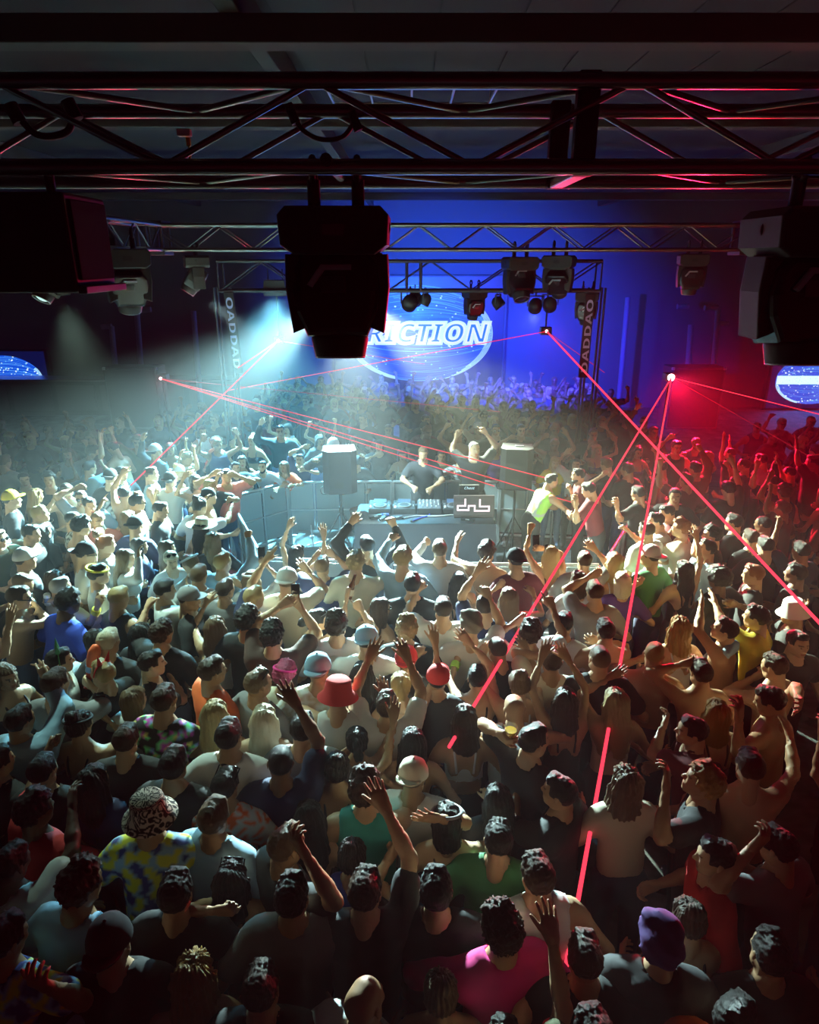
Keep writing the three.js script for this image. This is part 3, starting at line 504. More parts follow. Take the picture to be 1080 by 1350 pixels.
// surface nets over the blocks that the surface passes through
function meshField(prims, cell, post, skip, stretch = 1.6) {
  let x0 = 1e9, y0 = 1e9, z0 = 1e9, x1 = -1e9, y1 = -1e9, z1 = -1e9;
  for (const p of prims) for (const t of [0, 1]) { const r = p.ra + p.dr * t + 0.02, x = p.ax + p.bx * t, y = p.ay + p.by * t, z = p.az + p.bz * t; x0 = Math.min(x0, x - r); x1 = Math.max(x1, x + r); y0 = Math.min(y0, y - r); y1 = Math.max(y1, y + r); z0 = Math.min(z0, z - r); z1 = Math.max(z1, z + r); }
  const B = 4, mx = Math.ceil((x1 - x0) / cell / B) + 1, my = Math.ceil((y1 - y0) / cell / B) + 1, mz = Math.ceil((z1 - z0) / cell / B) + 1;
  x0 -= cell * 2; y0 -= cell * 2; z0 -= cell * 2;
  const nx = mx * B + 1, ny = my * B + 1, nz = mz * B + 1, val = new Float32Array(nx * ny * nz).fill(1), done = new Uint8Array(nx * ny * nz), blocks = [];
  const at = (i, j, k) => (k * ny + j) * nx + i, R = cell * B * 0.87 * stretch + 0.02, near = [];
  for (let bk = 0; bk < mz; bk++) for (let bj = 0; bj < my; bj++) for (let bi = 0; bi < mx; bi++) {
    const cx = x0 + (bi + 0.5) * B * cell, cy = y0 + (bj + 0.5) * B * cell, cz = z0 + (bk + 0.5) * B * cell;
    near.length = 0; let m = 1e3;
    for (const p of prims) { const d = primDistance(p, cx, cy, cz); if (d < R + p.k) near.push(p); if (d < m) m = d; }
    if (!near.length) continue;
    if (m < -R && !post) { for (let k = 0; k <= B; k++) for (let j = 0; j <= B; j++) for (let i = 0; i <= B; i++) { const q = at(bi * B + i, bj * B + j, bk * B + k); if (!done[q]) val[q] = -1; } continue; }
    blocks.push(bi, bj, bk);
    for (let k = 0; k <= B; k++) for (let j = 0; j <= B; j++) for (let i = 0; i <= B; i++) {
      const q = at(bi * B + i, bj * B + j, bk * B + k); if (done[q]) continue; done[q] = 1;
      const x = x0 + (bi * B + i) * cell, y = y0 + (bj * B + j) * cell, z = z0 + (bk * B + k) * cell;
      let d = fieldDistance(near, x, y, z); if (post) d = post(x, y, z, d); val[q] = d;
    }
  }
  const vert = new Int32Array(nx * ny * nz).fill(-1), pos = [], index = [];
  const E = [[0, 1], [2, 3], [4, 5], [6, 7], [0, 2], [1, 3], [4, 6], [5, 7], [0, 4], [1, 5], [2, 6], [3, 7]], c8 = new Float32Array(8);
  for (let b = 0; b < blocks.length; b += 3) for (let k = 0; k < B; k++) for (let j = 0; j < B; j++) for (let i = 0; i < B; i++) {
    const gi = blocks[b] * B + i, gj = blocks[b + 1] * B + j, gk = blocks[b + 2] * B + k; let neg = 0;
    for (let c = 0; c < 8; c++) { c8[c] = val[at(gi + (c & 1), gj + ((c >> 1) & 1), gk + (c >> 2))]; if (c8[c] < 0) neg++; }
    if (!neg || neg === 8) continue;
    let sx = 0, sy = 0, sz = 0, n = 0;
    for (const [p, q] of E) { const a = c8[p], d = c8[q]; if ((a < 0) === (d < 0)) continue; const t = a / (a - d); sx += (p & 1) + t * ((q & 1) - (p & 1)); sy += ((p >> 1) & 1) + t * (((q >> 1) & 1) - ((p >> 1) & 1)); sz += (p >> 2) + t * ((q >> 2) - (p >> 2)); n++; }
    vert[at(gi, gj, gk)] = pos.length / 3; pos.push(x0 + (gi + sx / n) * cell, y0 + (gj + sy / n) * cell, z0 + (gk + sz / n) * cell);
  }
  const hidden = skip ? new Uint8Array(pos.length / 3) : null;
  if (skip) for (let v = 0; v < hidden.length; v++) hidden[v] = skip(pos[v * 3], pos[v * 3 + 1], pos[v * 3 + 2]) ? 1 : 0;
  const quad = (a, b, c, d, flip) => { if (a < 0 || b < 0 || c < 0 || d < 0 || (hidden && hidden[a] && hidden[b] && hidden[c] && hidden[d])) return; if (flip) index.push(a, c, b, a, d, c); else index.push(a, b, c, a, c, d); };
  for (let b = 0; b < blocks.length; b += 3) for (let k = 0; k < B; k++) for (let j = 0; j < B; j++) for (let i = 0; i < B; i++) {
    const gi = blocks[b] * B + i, gj = blocks[b + 1] * B + j, gk = blocks[b + 2] * B + k, v = val[at(gi, gj, gk)] < 0;
    if (gj && gk && (val[at(gi + 1, gj, gk)] < 0) !== v) quad(vert[at(gi, gj - 1, gk - 1)], vert[at(gi, gj, gk - 1)], vert[at(gi, gj, gk)], vert[at(gi, gj - 1, gk)], !v);
    if (gi && gk && (val[at(gi, gj + 1, gk)] < 0) !== v) quad(vert[at(gi - 1, gj, gk - 1)], vert[at(gi - 1, gj, gk)], vert[at(gi, gj, gk)], vert[at(gi, gj, gk - 1)], !v);
    if (gi && gj && (val[at(gi, gj, gk + 1)] < 0) !== v) quad(vert[at(gi - 1, gj - 1, gk)], vert[at(gi, gj - 1, gk)], vert[at(gi, gj, gk)], vert[at(gi - 1, gj, gk)], !v);
  }
  let kept = index;
  if (skip) {   // drop crumbs left where a surface dips in and out of the clothes
    const root = new Int32Array(pos.length / 3).map((_, i) => i), find = (i) => { while (root[i] !== i) i = root[i] = root[root[i]]; return i; }, size = new Map();
    for (let i = 0; i < index.length; i += 3) { const a = find(index[i]); root[find(index[i + 1])] = a; root[find(index[i + 2])] = a; }
    for (let i = 0; i < index.length; i += 3) { const a = find(index[i]); size.set(a, (size.get(a) ?? 0) + 1); }
    kept = []; for (let i = 0; i < index.length; i += 3) if (size.get(find(index[i])) > 40) kept.push(index[i], index[i + 1], index[i + 2]);
  }
  let at3 = pos;
  if (skip) { const to = new Int32Array(pos.length / 3).fill(-1); at3 = []; for (let i = 0; i < kept.length; i++) { const v = kept[i]; if (to[v] < 0) { to[v] = at3.length / 3; at3.push(pos[v * 3], pos[v * 3 + 1], pos[v * 3 + 2]); } kept[i] = to[v]; } }
  const g = new THREE.BufferGeometry(); g.setAttribute('position', new THREE.Float32BufferAttribute(at3, 3)); g.setIndex(kept); g.computeVertexNormals();
  return g;
}
function paint(g, f) {
  const p = g.attributes.position, c = new Float32Array(p.count * 3);
  for (let i = 0; i < p.count; i++) { const q = f ? f(p.getX(i), p.getY(i), p.getZ(i)) : null; c[i * 3] = q ? q[0] : 1; c[i * 3 + 1] = q ? q[1] : 1; c[i * 3 + 2] = q ? q[2] : 1; }
  g.setAttribute('color', new THREE.BufferAttribute(c, 3)); return g;
}
const AX = V(1, 0, 0), AZ = V(0, 0, 1);
// cells per level of detail: near, middle, far, farthest
const CELL = { body: [0.022, 0.029, 0.036, 0.042], head: [0.008, 0.012, 0.016, 0.02], hand: [0.0062, 0.0088, 0.0115, 0.0145], hair: [0.0072, 0.0105, 0.016, 0.023], legs: [0.036, 0.04, 0.045, 0.055], top: [0.021, 0.028, 0.035, 0.042] };
const cache = new Map();
const cached = (key, make) => { if (!cache.has(key)) cache.set(key, make()); return cache.get(key); };

// ---- hand: wrist at the origin, fingers along +y, palm towards -z, thumb on +x (a left hand; mirrored for the right)
const CURLS = { open: [0.1, 0.08, 0.1, 0.14, 0.1], relax: [0.35, 0.42, 0.5, 0.55, 0.35], fist: [1.05, 1.05, 1.05, 1.05, 0.9], point: [0.05, 1, 1.02, 1.02, 0.8], two: [0.05, 0.08, 1, 1.02, 0.8], horns: [0.05, 1, 1, 0.08, 0.8], grip: [0.6, 0.62, 0.65, 0.68, 0.5], wave: [0.18, 0.22, 0.3, 0.36, 0.15] };
function handGeometry(pose, mirrored, lod) {
  return cached('hand' + pose + mirrored + lod, () => {
    const P = [], c = CURLS[pose], bx = [0.031, 0.0105, -0.0105, -0.029], by = [0.088, 0.093, 0.088, 0.079], len = [0.076, 0.086, 0.079, 0.062], rad = [0.0096, 0.01, 0.0094, 0.0082], fan = [0.14, 0.03, -0.07, -0.18];
    P.push(prim(V(0, -0.035, 0), V(0, 0.02, 0), 0.027, 0.027, 0.02, AZ, 0.75));
    for (let i = 0; i < 4; i++) {
      P.push(prim(V(bx[i] * 0.55, 0.012, 0), V(bx[i], by[i], 0), 0.0165, 0.0135, 0.014));
      let p = V(bx[i], by[i], 0), a = 0; const f = fan[i] * (pose === 'open' || pose === 'wave' ? 1.25 : 0.5);
      [0.46, 0.3, 0.24].forEach((q, s) => { a += c[i] * [1.15, 1.65, 1.1][s]; const e = p.clone().add(V(Math.sin(f) * Math.cos(a), Math.cos(f) * Math.cos(a), -Math.sin(a)).multiplyScalar(len[i] * q)); P.push(prim(p, e, rad[i] * (1 - s * 0.06), rad[i] * (0.95 - s * 0.08), s ? 0.004 : 0.008)); p = e; });
    }
    let p = V(0.02, 0.026, -0.006), a = 0.62, b = 0.12; const t = c[4];
    [0.046, 0.034, 0.027].forEach((l, s) => { const yaw = a + (s ? -t * 0.55 * s : 0), e = p.clone().add(V(Math.sin(yaw) * Math.cos(b), Math.cos(yaw) * Math.cos(b), -Math.sin(b)).multiplyScalar(l)); P.push(prim(p, e, 0.0138 - s * 0.0018, 0.0118 - s * 0.0018, s ? 0.004 : 0.014)); p = e; b += t * 0.45; });
    let g = meshField(P, CELL.hand[lod]);
    if (mirrored) { g.scale(-1, 1, 1); const ix = g.index.array; for (let i = 0; i < ix.length; i += 3) { const q = ix[i]; ix[i] = ix[i + 1]; ix[i + 1] = q; } g.computeVertexNormals(); }
    return paint(g);
  });
}
// ---- head: centre between the ears, face towards -z
function headGeometry(woman, lod) {
  return cached('head' + woman + lod, () => {
    const j = woman ? 0.92 : 1, P = [
      prim(V(0, 0.03, 0.022), V(0, 0.035, -0.022), 0.078, 0.076, 0.03, AX, 0.94), prim(V(0, -0.005, -0.035), V(0, -0.062, -0.052), 0.061 * j, 0.046 * j, 0.03, AX, 0.98),
      prim(V(-0.036 * j, -0.065, -0.02), V(0.036 * j, -0.065, -0.02), 0.034, 0.034, 0.03), prim(V(0, -0.093, -0.072), V(0, -0.093, -0.066), 0.022 * j, 0.022 * j, 0.03),
      prim(V(-0.03, 0.024, -0.086), V(0.03, 0.024, -0.086), 0.0145, 0.0145, 0.02), prim(V(0, 0.016, -0.096), V(0, -0.024, -0.117), 0.008, 0.0125, 0.012), prim(V(-0.012, -0.028, -0.104), V(0.012, -0.028, -0.104), 0.0085, 0.0085, 0.01),
      prim(V(-0.038, -0.014, -0.074), V(-0.03, -0.03, -0.078), 0.022, 0.02, 0.02), prim(V(0.038, -0.014, -0.074), V(0.03, -0.03, -0.078), 0.022, 0.02, 0.02),
      prim(V(-0.019, -0.056, -0.097), V(0.019, -0.056, -0.097), 0.0072, 0.0072, 0.006), prim(V(-0.016, -0.068, -0.095), V(0.016, -0.068, -0.095), 0.0082, 0.0082, 0.006),
      prim(V(-0.079, 0.012, 0.008), V(-0.077, -0.022, 0.002), 0.019, 0.013, 0.006, AX, 0.45), prim(V(0.079, 0.012, 0.008), V(0.077, -0.022, 0.002), 0.019, 0.013, 0.006, AX, 0.45),
      prim(V(0, -0.04, 0.03), V(0, -0.19, 0.034), woman ? 0.047 : 0.054, woman ? 0.05 : 0.058, 0.03),
    ];
    const eye = (x, y, z, s) => Math.hypot(x - s * 0.031, y - 0.004, z + 0.088);
    const post = (x, y, z, d) => { for (const s of [-1, 1]) { const e = eye(x, y, z, s); d = Math.max(d, 0.0175 - Math.hypot(x - s * 0.031, (y - 0.004) * 1.25, z + 0.099)); d = Math.min(d, e - 0.0125); } return d; };
    const g = meshField(P, CELL.head[lod], post);
    return paint(g, (x, y, z) => {
      if (z < -0.06) for (const s of [-1, 1]) { const a = Math.abs(x - s * 0.031), b = y - 0.004; if (a < 0.011 && Math.abs(b) < 0.0075 && z < -0.092) return a < 0.006 ? [0.05, 0.04, 0.04] : [1.2, 1.4, 1.7]; if (a < 0.021 && b > 0.016 && b < 0.025) return [0.16, 0.13, 0.12]; }
      if (z < -0.088 && y < -0.05 && y > -0.076 && Math.abs(x) < 0.024) return [0.75, 0.45, 0.45];
      return null;
    });
  });
}
// ---- hair and headwear, in the head's axes
const skull = (r) => prim(V(0, 0.03, 0.022), V(0, 0.035, -0.022), 0.078 + r, 0.076 + r, 0.03, AX, 0.94);
function hairGeometry(kind, lod) {
  return cached('hair' + kind + lod, () => {
    const cut = (front, side, nape) => (x, y, z) => Math.max(Math.min(-0.052 - z, front - y) * 0.9, Math.min(0.03 - z, Math.abs(x) > 0.05 ? side - y : -1) * 0.9, Math.min(z - 0.0, nape - y), z < 0 && Math.abs(x) < 0.062 ? Math.min(-0.03 - z, 0.045 - y) : -1);
    const C = CELL.hair[lod]; let P, post;
    if (kind === 'short' || kind === 'buzz' || kind === 'curly' || kind === 'afro' || kind === 'spiky') {
      const up = { short: 0.011, buzz: 0.004, curly: 0.026, afro: 0.055, spiky: 0.018 }[kind], amp = { short: 0.008, buzz: 0.002, curly: 0.02, afro: 0.02, spiky: 0.018 }[kind], fr = { short: 52, buzz: 60, curly: 46, afro: 44, spiky: 66 }[kind];
      P = [skull(up)]; if (kind === 'short' || kind === 'spiky') P.push(prim(V(-0.025, 0.098, -0.062), V(0.03, 0.1, -0.058), 0.022, 0.022, 0.03)); if (kind === 'curly') P.push(prim(V(-0.03, 0.11, -0.04), V(0.03, 0.11, -0.03), 0.04, 0.04, 0.04));
      const c = cut(kind === 'buzz' ? 0.078 : 0.072, kind === 'afro' ? -0.01 : 0.005, -0.045);
      post = (x, y, z, d) => Math.max(d - amp * noise(x * fr, y * fr, z * fr) - amp * 0.5 * noise(x * fr * 2.3, y * fr * 2.3, z * fr * 2.3), c(x, y, z));
    } else {
      P = [skull(0.017)]; const smooth = kind === 'pony' || kind === 'bun' || kind === 'braids';
      if (kind === 'long' || kind === 'wavy') P.push(prim(V(0, 0.0, 0.045), V(0, -0.2, 0.085), 0.105, 0.105, 0.05, AZ, 0.5), prim(V(0, -0.2, 0.085), V(0.01, -0.42, 0.1), 0.105, 0.06, 0.05, AZ, 0.42), prim(V(-0.085, -0.02, -0.005), V(-0.1, -0.24, 0.01), 0.028, 0.026, 0.03), prim(V(0.085, -0.02, -0.005), V(0.1, -0.24, 0.01), 0.028, 0.026, 0.03));
      if (kind === 'bob') P.push(prim(V(0, 0, 0.03), V(0, -0.11, 0.04), 0.1, 0.098, 0.04, AZ, 0.75));
      if (kind === 'pony') P.push(prim(V(0, 0.07, 0.11), V(0, 0.0, 0.16), 0.026, 0.036, 0.02), prim(V(0, 0.0, 0.16), V(0.02, -0.22, 0.15), 0.038, 0.018, 0.03));
      if (kind === 'bun') P.push(prim(V(-0.008, 0.13, 0.06), V(0.012, 0.132, 0.068), 0.045, 0.045, 0.012));
      if (kind === 'braids') for (const s of [-1, 1]) for (let k = 0; k < 7; k++) P.push(prim(V(s * 0.06, 0 - k * 0.05, 0.07 + k * 0.004), V(s * 0.06, -0.02 - k * 0.05, 0.072 + k * 0.004), 0.022, 0.022, 0.006));
      const c = cut(0.06, kind === 'long' || kind === 'wavy' || kind === 'bob' ? -0.6 : -0.005, kind === 'long' || kind === 'wavy' || kind === 'bob' ? -0.7 : -0.045), w = kind === 'wavy' ? 0.017 : 0.009;
      post = (x, y, z, d) => { const a = Math.atan2(x, z + 0.001); return Math.max(d - w * Math.sin(a * (smooth ? 26 : 22) + y * 8 + 3 * noise(x * 9, y * 9, z * 9)) * 0.6 - w * noise(x * 34, y * 20, z * 34), c(x, y, z)); };
    }
    const g = meshField(P, C, post), p = g.attributes.position, uv = new Float32Array(p.count * 2);
    for (let i = 0; i < p.count; i++) { uv[i * 2] = Math.atan2(p.getX(i), p.getZ(i) + 0.01 + p.getY(i) * 0.3) * 0.95; uv[i * 2 + 1] = p.getY(i) * 5 + p.getZ(i) * 2; }
    return g.setAttribute('uv', new THREE.BufferAttribute(uv, 2));
  });
}
const strandMap = (() => { const w = 512, h = 64, data = new Uint8Array(w * h * 4); for (let y = 0; y < h; y++) for (let x = 0; x < w; x++) { const a = x / w * 6.2832, b = y / h * 6.2832, n = 0.5 + 0.5 * noise(Math.cos(a) * 26 + Math.cos(b) * 0.9, Math.sin(a) * 26, Math.sin(b) * 0.9) + 0.4 * noise(Math.cos(a) * 60, Math.sin(a) * 60 + Math.cos(b) * 1.5, Math.sin(b) * 1.5); for (let k = 0; k < 3; k++) data[(y * w + x) * 4 + k] = Math.max(0, Math.min(255, n * 255)); data[(y * w + x) * 4 + 3] = 255; } const t = new THREE.DataTexture(data, w, h); t.magFilter = THREE.LinearFilter; t.wrapS = t.wrapT = THREE.RepeatWrapping; t.needsUpdate = true; return t; })();
const hatLathe = (pts, seg = 28) => new THREE.LatheGeometry(pts.map(([x, y]) => new THREE.Vector2(x, y)).reverse(), seg);
const HAT = {
  cap() { const dome = hatLathe([[0, 0.145], [0.04, 0.14], [0.075, 0.115], [0.095, 0.07], [0.1, 0.035], [0.094, 0.033], [0, 0.1]]); dome.scale(1, 1, 1.08); const s = new THREE.Shape(); s.absellipse(0, 0, 0.082, 0.095, 0, Math.PI, false); const peak = new THREE.ExtrudeGeometry(s, { depth: 0.006, bevelEnabled: true, bevelSize: 0.003, bevelThickness: 0.003, bevelSegments: 1, curveSegments: 12 }); peak.rotateX(-Math.PI / 2 + 0.12); peak.translate(0, 0.04, -0.075); const n = new THREE.SphereGeometry(0.008, 8, 6); n.translate(0, 0.145, 0); return mergeGeometries([dome.toNonIndexed(), peak.index ? peak.toNonIndexed() : peak, n.toNonIndexed()]); },
  bucket() { return hatLathe([[0, 0.14], [0.07, 0.138], [0.088, 0.12], [0.102, 0.04], [0.148, -0.005], [0.144, -0.008], [0.096, 0.032], [0, 0.08]]); },
  brim() { return hatLathe([[0, 0.15], [0.04, 0.155], [0.075, 0.15], [0.092, 0.12], [0.1, 0.055], [0.16, 0.045], [0.21, 0.058], [0.21, 0.052], [0.15, 0.035], [0.096, 0.04], [0, 0.09]], 36); },
  band() { const t = new THREE.TorusGeometry(0.091, 0.011, 8, 30); t.rotateX(Math.PI / 2 - 0.25); t.scale(1, 1, 1.12); t.translate(0, 0.07, 0); return t; },
  hood() { return meshField([skull(0.035), prim(V(0, -0.02, 0.05), V(0, -0.13, 0.06), 0.1, 0.11, 0.05, AZ, 0.8)], 0.018, (x, y, z, d) => Math.max(d + 0.006 * noise(x * 20, y * 20, z * 20), Math.min(-0.035 - z, Math.hypot(x, y + 0.01) < 0.085 ? 1 : -1))); },
  horns() { const a = new THREE.ConeGeometry(0.022, 0.1, 12); a.rotateZ(0.25); a.translate(-0.05, 0.16, 0); const b = new THREE.ConeGeometry(0.022, 0.1, 12); b.rotateZ(-0.25); b.translate(0.05, 0.16, 0); const t = new THREE.TorusGeometry(0.098, 0.006, 6, 20, Math.PI); t.translate(0, 0.02, 0); return mergeGeometries([a, b, t]); },
  turban() { return meshField([skull(0.03), prim(V(-0.04, 0.11, -0.03), V(0.04, 0.115, 0.0), 0.05, 0.05, 0.03)], 0.014, (x, y, z, d) => Math.max(d - 0.012 * Math.sin(y * 90 + x * 60) * 0.5, 0.045 - y - z * 0.5)); },
  glasses() { const g = []; for (const s of [-1, 1]) { const l = new THREE.SphereGeometry(0.03, 14, 8); l.scale(1, 0.75, 0.3); l.translate(s * 0.034, 0, 0); g.push(l); const t = new THREE.BoxGeometry(0.006, 0.008, 0.12); t.translate(s * 0.072, 0.004, 0.06); g.push(t); } const b = new THREE.BoxGeometry(0.02, 0.007, 0.007); b.translate(0, 0.005, -0.003); g.push(b); return mergeGeometries(g); },
};
const hatGeometry = (kind) => cached('hat' + kind, HAT[kind]);
// ---- legs with trousers, shared
function legsGeometry(woman, lod, kind) {
  return cached('legs' + woman + lod + kind, () => {
    const P = [prim(V(-0.06, 0.95, 0), V(0.06, 0.95, 0), 0.125, 0.125, 0.05, AZ, 0.85), prim(V(0, 1.0, 0), V(0, 0.94, 0), 0.14, 0.14, 0.05, AZ, 0.75)];
    for (const s of [-1, 1]) { P.push(prim(V(s * 0.09, 0.9, 0), V(s * 0.12, 0.5, -0.01), 0.098, 0.07, 0.04), prim(V(s * 0.12, 0.5, -0.01), V(s * 0.13, 0.1, 0.01), 0.07, 0.058, 0.03), prim(V(s * 0.13, 0.05, 0.03), V(s * 0.14, 0.045, -0.13), 0.045, 0.04, 0.03)); }
    if (kind === 'skirt') P.push(prim(V(0, 0.95, 0), V(0, 0.6, 0), 0.15, 0.22, 0.05, AZ, 0.8));
    return meshField(P, CELL.legs[lod], (x, y, z, d) => Math.max(d - 0.005 * noise(x * 14, y * 9, z * 14), -y));
  });
}
// ---------------------------------------------------------------- people
const SKIN = { pale: [0.49, 0.31, 0.185], fair: [0.44, 0.265, 0.15], tan: [0.35, 0.195, 0.1], brown: [0.18, 0.09, 0.047], dark: [0.09, 0.046, 0.03] };
const HAIRC = { dark: [0.013, 0.01, 0.009], black: [0.008, 0.007, 0.008], brown: [0.055, 0.03, 0.017], light: [0.16, 0.095, 0.045], blond: [0.42, 0.29, 0.12], platinum: [0.62, 0.52, 0.36], ginger: [0.26, 0.1, 0.035], golden: [0.36, 0.21, 0.06], grey: [0.3, 0.29, 0.27], pink: [0.5, 0.06, 0.15] };
const CLOTH = { white: [0.62, 0.64, 0.64], grey: [0.2, 0.2, 0.21], black: [0.012, 0.012, 0.014], charcoal: [0.035, 0.035, 0.04], navy: [0.015, 0.02, 0.07], blue: [0.03, 0.07, 0.5], lightblue: [0.3, 0.47, 0.62], teal: [0.03, 0.3, 0.28], orange: [0.8, 0.13, 0.02], red: [0.6, 0.03, 0.03], maroon: [0.13, 0.015, 0.02], salmon: [0.62, 0.2, 0.16], beige: [0.5, 0.43, 0.32], cream: [0.68, 0.62, 0.48], magenta: [0.7, 0.02, 0.22], yellow: [0.72, 0.55, 0.04], olive: [0.07, 0.075, 0.03], brown: [0.07, 0.035, 0.025], purple: [0.09, 0.04, 0.2], green: [0.05, 0.2, 0.08], lime: [0.42, 0.75, 0.12], denim: [0.1, 0.15, 0.25], leopard: [0.55, 0.5, 0.42] };
const mats = new Map();
const materialOf = (key, make) => { if (!mats.has(key)) mats.set(key, make()); return mats.get(key); };
const skinMat = (k) => materialOf('skin' + k, () => new THREE.MeshPhysicalMaterial({ color: new THREE.Color(...SKIN[k]), roughness: 0.52, vertexColors: true, sheen: 0.15, sheenRoughness: 0.5 }));
const hairMat = (k) => materialOf('hair' + k, () => new THREE.MeshPhysicalMaterial({ color: new THREE.Color(...HAIRC[k]), roughness: 0.46, specularIntensity: 0.85, bumpMap: strandMap, bumpScale: 0.0035 }));
const clothMat = (k, painted) => materialOf('cloth' + k + !!painted, () => new THREE.MeshStandardMaterial({ color: painted ? new THREE.Color(1, 1, 1) : new THREE.Color(...CLOTH[k]), roughness: painted === 'sequin' ? 0.25 : 0.85, metalness: painted === 'sequin' ? 0.5 : 0, vertexColors: !!painted }));
const FIGURES = [];
const DOWN = ['down', 'down'];
// figure(): builds one person. px, py: the head's centre in the photograph; its distance follows from standing on the floor.
function figure(o) {
  const s = o.s ?? 1, woman = o.f ? 1 : 0, yaw = THREE.MathUtils.degToRad(o.yaw ?? 0), lean = THREE.MathUtils.degToRad(o.lean ?? 4);
  const headLocal = V(0, 1.47 + 0.155, -0.0);
  const pelvis = V(0, 0.97, 0), dir = V(0, Math.cos(lean), -Math.sin(lean)), neck = pelvis.clone().addScaledVector(dir, 0.5), fwd = V(0, -Math.sin(lean), -Math.cos(lean));
  headLocal.copy(neck).add(V(0, Math.cos(lean * 0.6), -Math.sin(lean * 0.6)).multiplyScalar(0.165));
  const g = new THREE.Group(); g.scale.setScalar(s); g.rotation.y = -yaw;
  if (o.at) g.position.set(o.at[0], 0, -o.at[1]);
  else { const hp = o.headAt ?? atHeight(o.px, o.py, headLocal.y * s + (o.lift ?? 0)), off = headLocal.clone().multiplyScalar(s).applyEuler(g.rotation); g.position.set(hp.x - off.x, o.lift ?? 0, hp.z - off.z); }
  g.updateMatrixWorld(true);
  const depth = -g.position.z, lod = o.lod ?? (depth < 2.9 ? 0 : depth < 5.3 ? 1 : depth < 10.9 ? 2 : 3);
  const inv = g.matrixWorld.clone().invert(), eye = EYE.clone().applyMatrix4(inv);
  // arms: hands that the photograph shows raised are solved from their place in it
  const SW = woman ? 0.158 : 0.182, chest = pelvis.clone().addScaledVector(dir, 0.31), arms = {};
  const imgRight = Math.cos(yaw) >= 0 ? 1 : -1;      // which anatomical side is on the picture's right (+1: the right arm)
  for (const side of [-1, 1]) {
    const spec = side === imgRight ? o.b : o.a;
    const S = pelvis.clone().addScaledVector(dir, 0.44).add(V(side * SW, 0, 0)), L1 = 0.285, L2 = 0.335;
    let T, pose = 'relax', raised = false;
    if (spec && spec.l) { T = S.clone().add(V(spec.l[0] * side, spec.l[1], spec.l[2])); pose = spec.p; raised = true; }
    else if (spec && spec !== 'down') {
      const [hx, hy, ps = 'wave', R = 0.57, nearSide = 0] = spec; pose = ps; raised = true;
      const d = rayTo(hx, hy).transformDirection(inv), oc = eye.clone().sub(S), bq = oc.dot(d), q = bq * bq - oc.lengthSq() + R * R;
      T = eye.clone().addScaledVector(d, -bq + (q > 0 ? (nearSide ? -1 : 1) * Math.sqrt(q) : 0));
      const v = T.clone().sub(S), l = v.length(); if (l > L1 + L2 - 0.01) T = S.clone().addScaledVector(v, (L1 + L2 - 0.01) / l);
    } else T = S.clone().add(V(side * range(0.02, 0.1), -0.34 + range(0, 0.1), -range(0.2, 0.34)));
    if (raised && T.y > S.y + 0.1) { S.y += 0.035; S.x -= side * 0.015; }
    const v = T.clone().sub(S), l = Math.min(v.length(), L1 + L2 - 0.005), u = v.clone().normalize();
    const pole = raised ? V(side * 0.9, -0.35, -0.25) : V(side * 0.6, -0.4, 0.7); pole.addScaledVector(u, -pole.dot(u)).normalize();
    const ca = Math.min(1, Math.max(-1, (L1 * L1 + l * l - L2 * L2) / (2 * L1 * l))), E = S.clone().addScaledVector(u, L1 * ca).addScaledVector(pole, L1 * Math.sqrt(1 - ca * ca));
    const fd = S.clone().addScaledVector(u, l).sub(E).normalize(), W = E.clone().addScaledVector(fd, 0.255);
    arms[side] = { S, E, W, fd, pose, raised };
  }
  // torso and arms
  const mk = (r, k = 1) => [
    prim(pelvis.clone().add(V(0, -0.02, 0)), pelvis.clone().addScaledVector(dir, 0.16), (woman ? 0.138 : 0.145) + r, (woman ? 0.118 : 0.14) + r, 0.06 * k, fwd, 0.7),
    prim(pelvis.clone().addScaledVector(dir, 0.16), chest.clone().addScaledVector(dir, 0.04), (woman ? 0.118 : 0.14) + r, (woman ? 0.135 : 0.165) + r, 0.06 * k, fwd, 0.66),
    prim(neck.clone().addScaledVector(dir, -0.075).add(V(-SW * 0.62, 0, 0)), neck.clone().addScaledVector(dir, -0.075).add(V(SW * 0.62, 0, 0)), 0.072 + r, 0.072 + r, 0.07 * k),
  ];
  const skinPrims = mk(0);
  for (const q of [-1, 1]) skinPrims.push(prim(neck.clone().addScaledVector(dir, -0.045).add(V(q * 0.1, 0, 0.01)), neck.clone().addScaledVector(dir, 0.03).add(V(q * 0.02, 0, 0.005)), 0.045, 0.045, 0.05));
  skinPrims.push(prim(neck.clone().addScaledVector(dir, -0.04), headLocal.clone().addScaledVector(dir, -0.07).add(V(0, 0, 0.03)), woman ? 0.05 : 0.06, woman ? 0.047 : 0.054, 0.04));
  if (woman) for (const q of [-1, 1]) skinPrims.push(prim(chest.clone().add(V(q * 0.068, 0.02, 0)).addScaledVector(fwd, 0.068), chest.clone().add(V(q * 0.07, 0.015, 0)).addScaledVector(fwd, 0.075), 0.062, 0.06, 0.04));
  if (!woman && o.top[0] === 'bare') for (const q of [-1, 1]) skinPrims.push(prim(chest.clone().add(V(q * 0.075, 0.035, 0)).addScaledVector(fwd, 0.075), chest.clone().add(V(q * 0.09, 0.045, 0)).addScaledVector(fwd, 0.062), 0.05, 0.05, 0.03));
  if (['bare', 'strap', 'crop'].includes(o.top[0])) for (const q of [-1, 1]) skinPrims.push(prim(chest.clone().add(V(q * 0.075, 0.06, 0)).addScaledVector(fwd, -0.072), chest.clone().add(V(q * 0.085, -0.02, 0)).addScaledVector(fwd, -0.07), 0.042, 0.035, 0.03));
  const thin = woman ? 0.84 : 1;
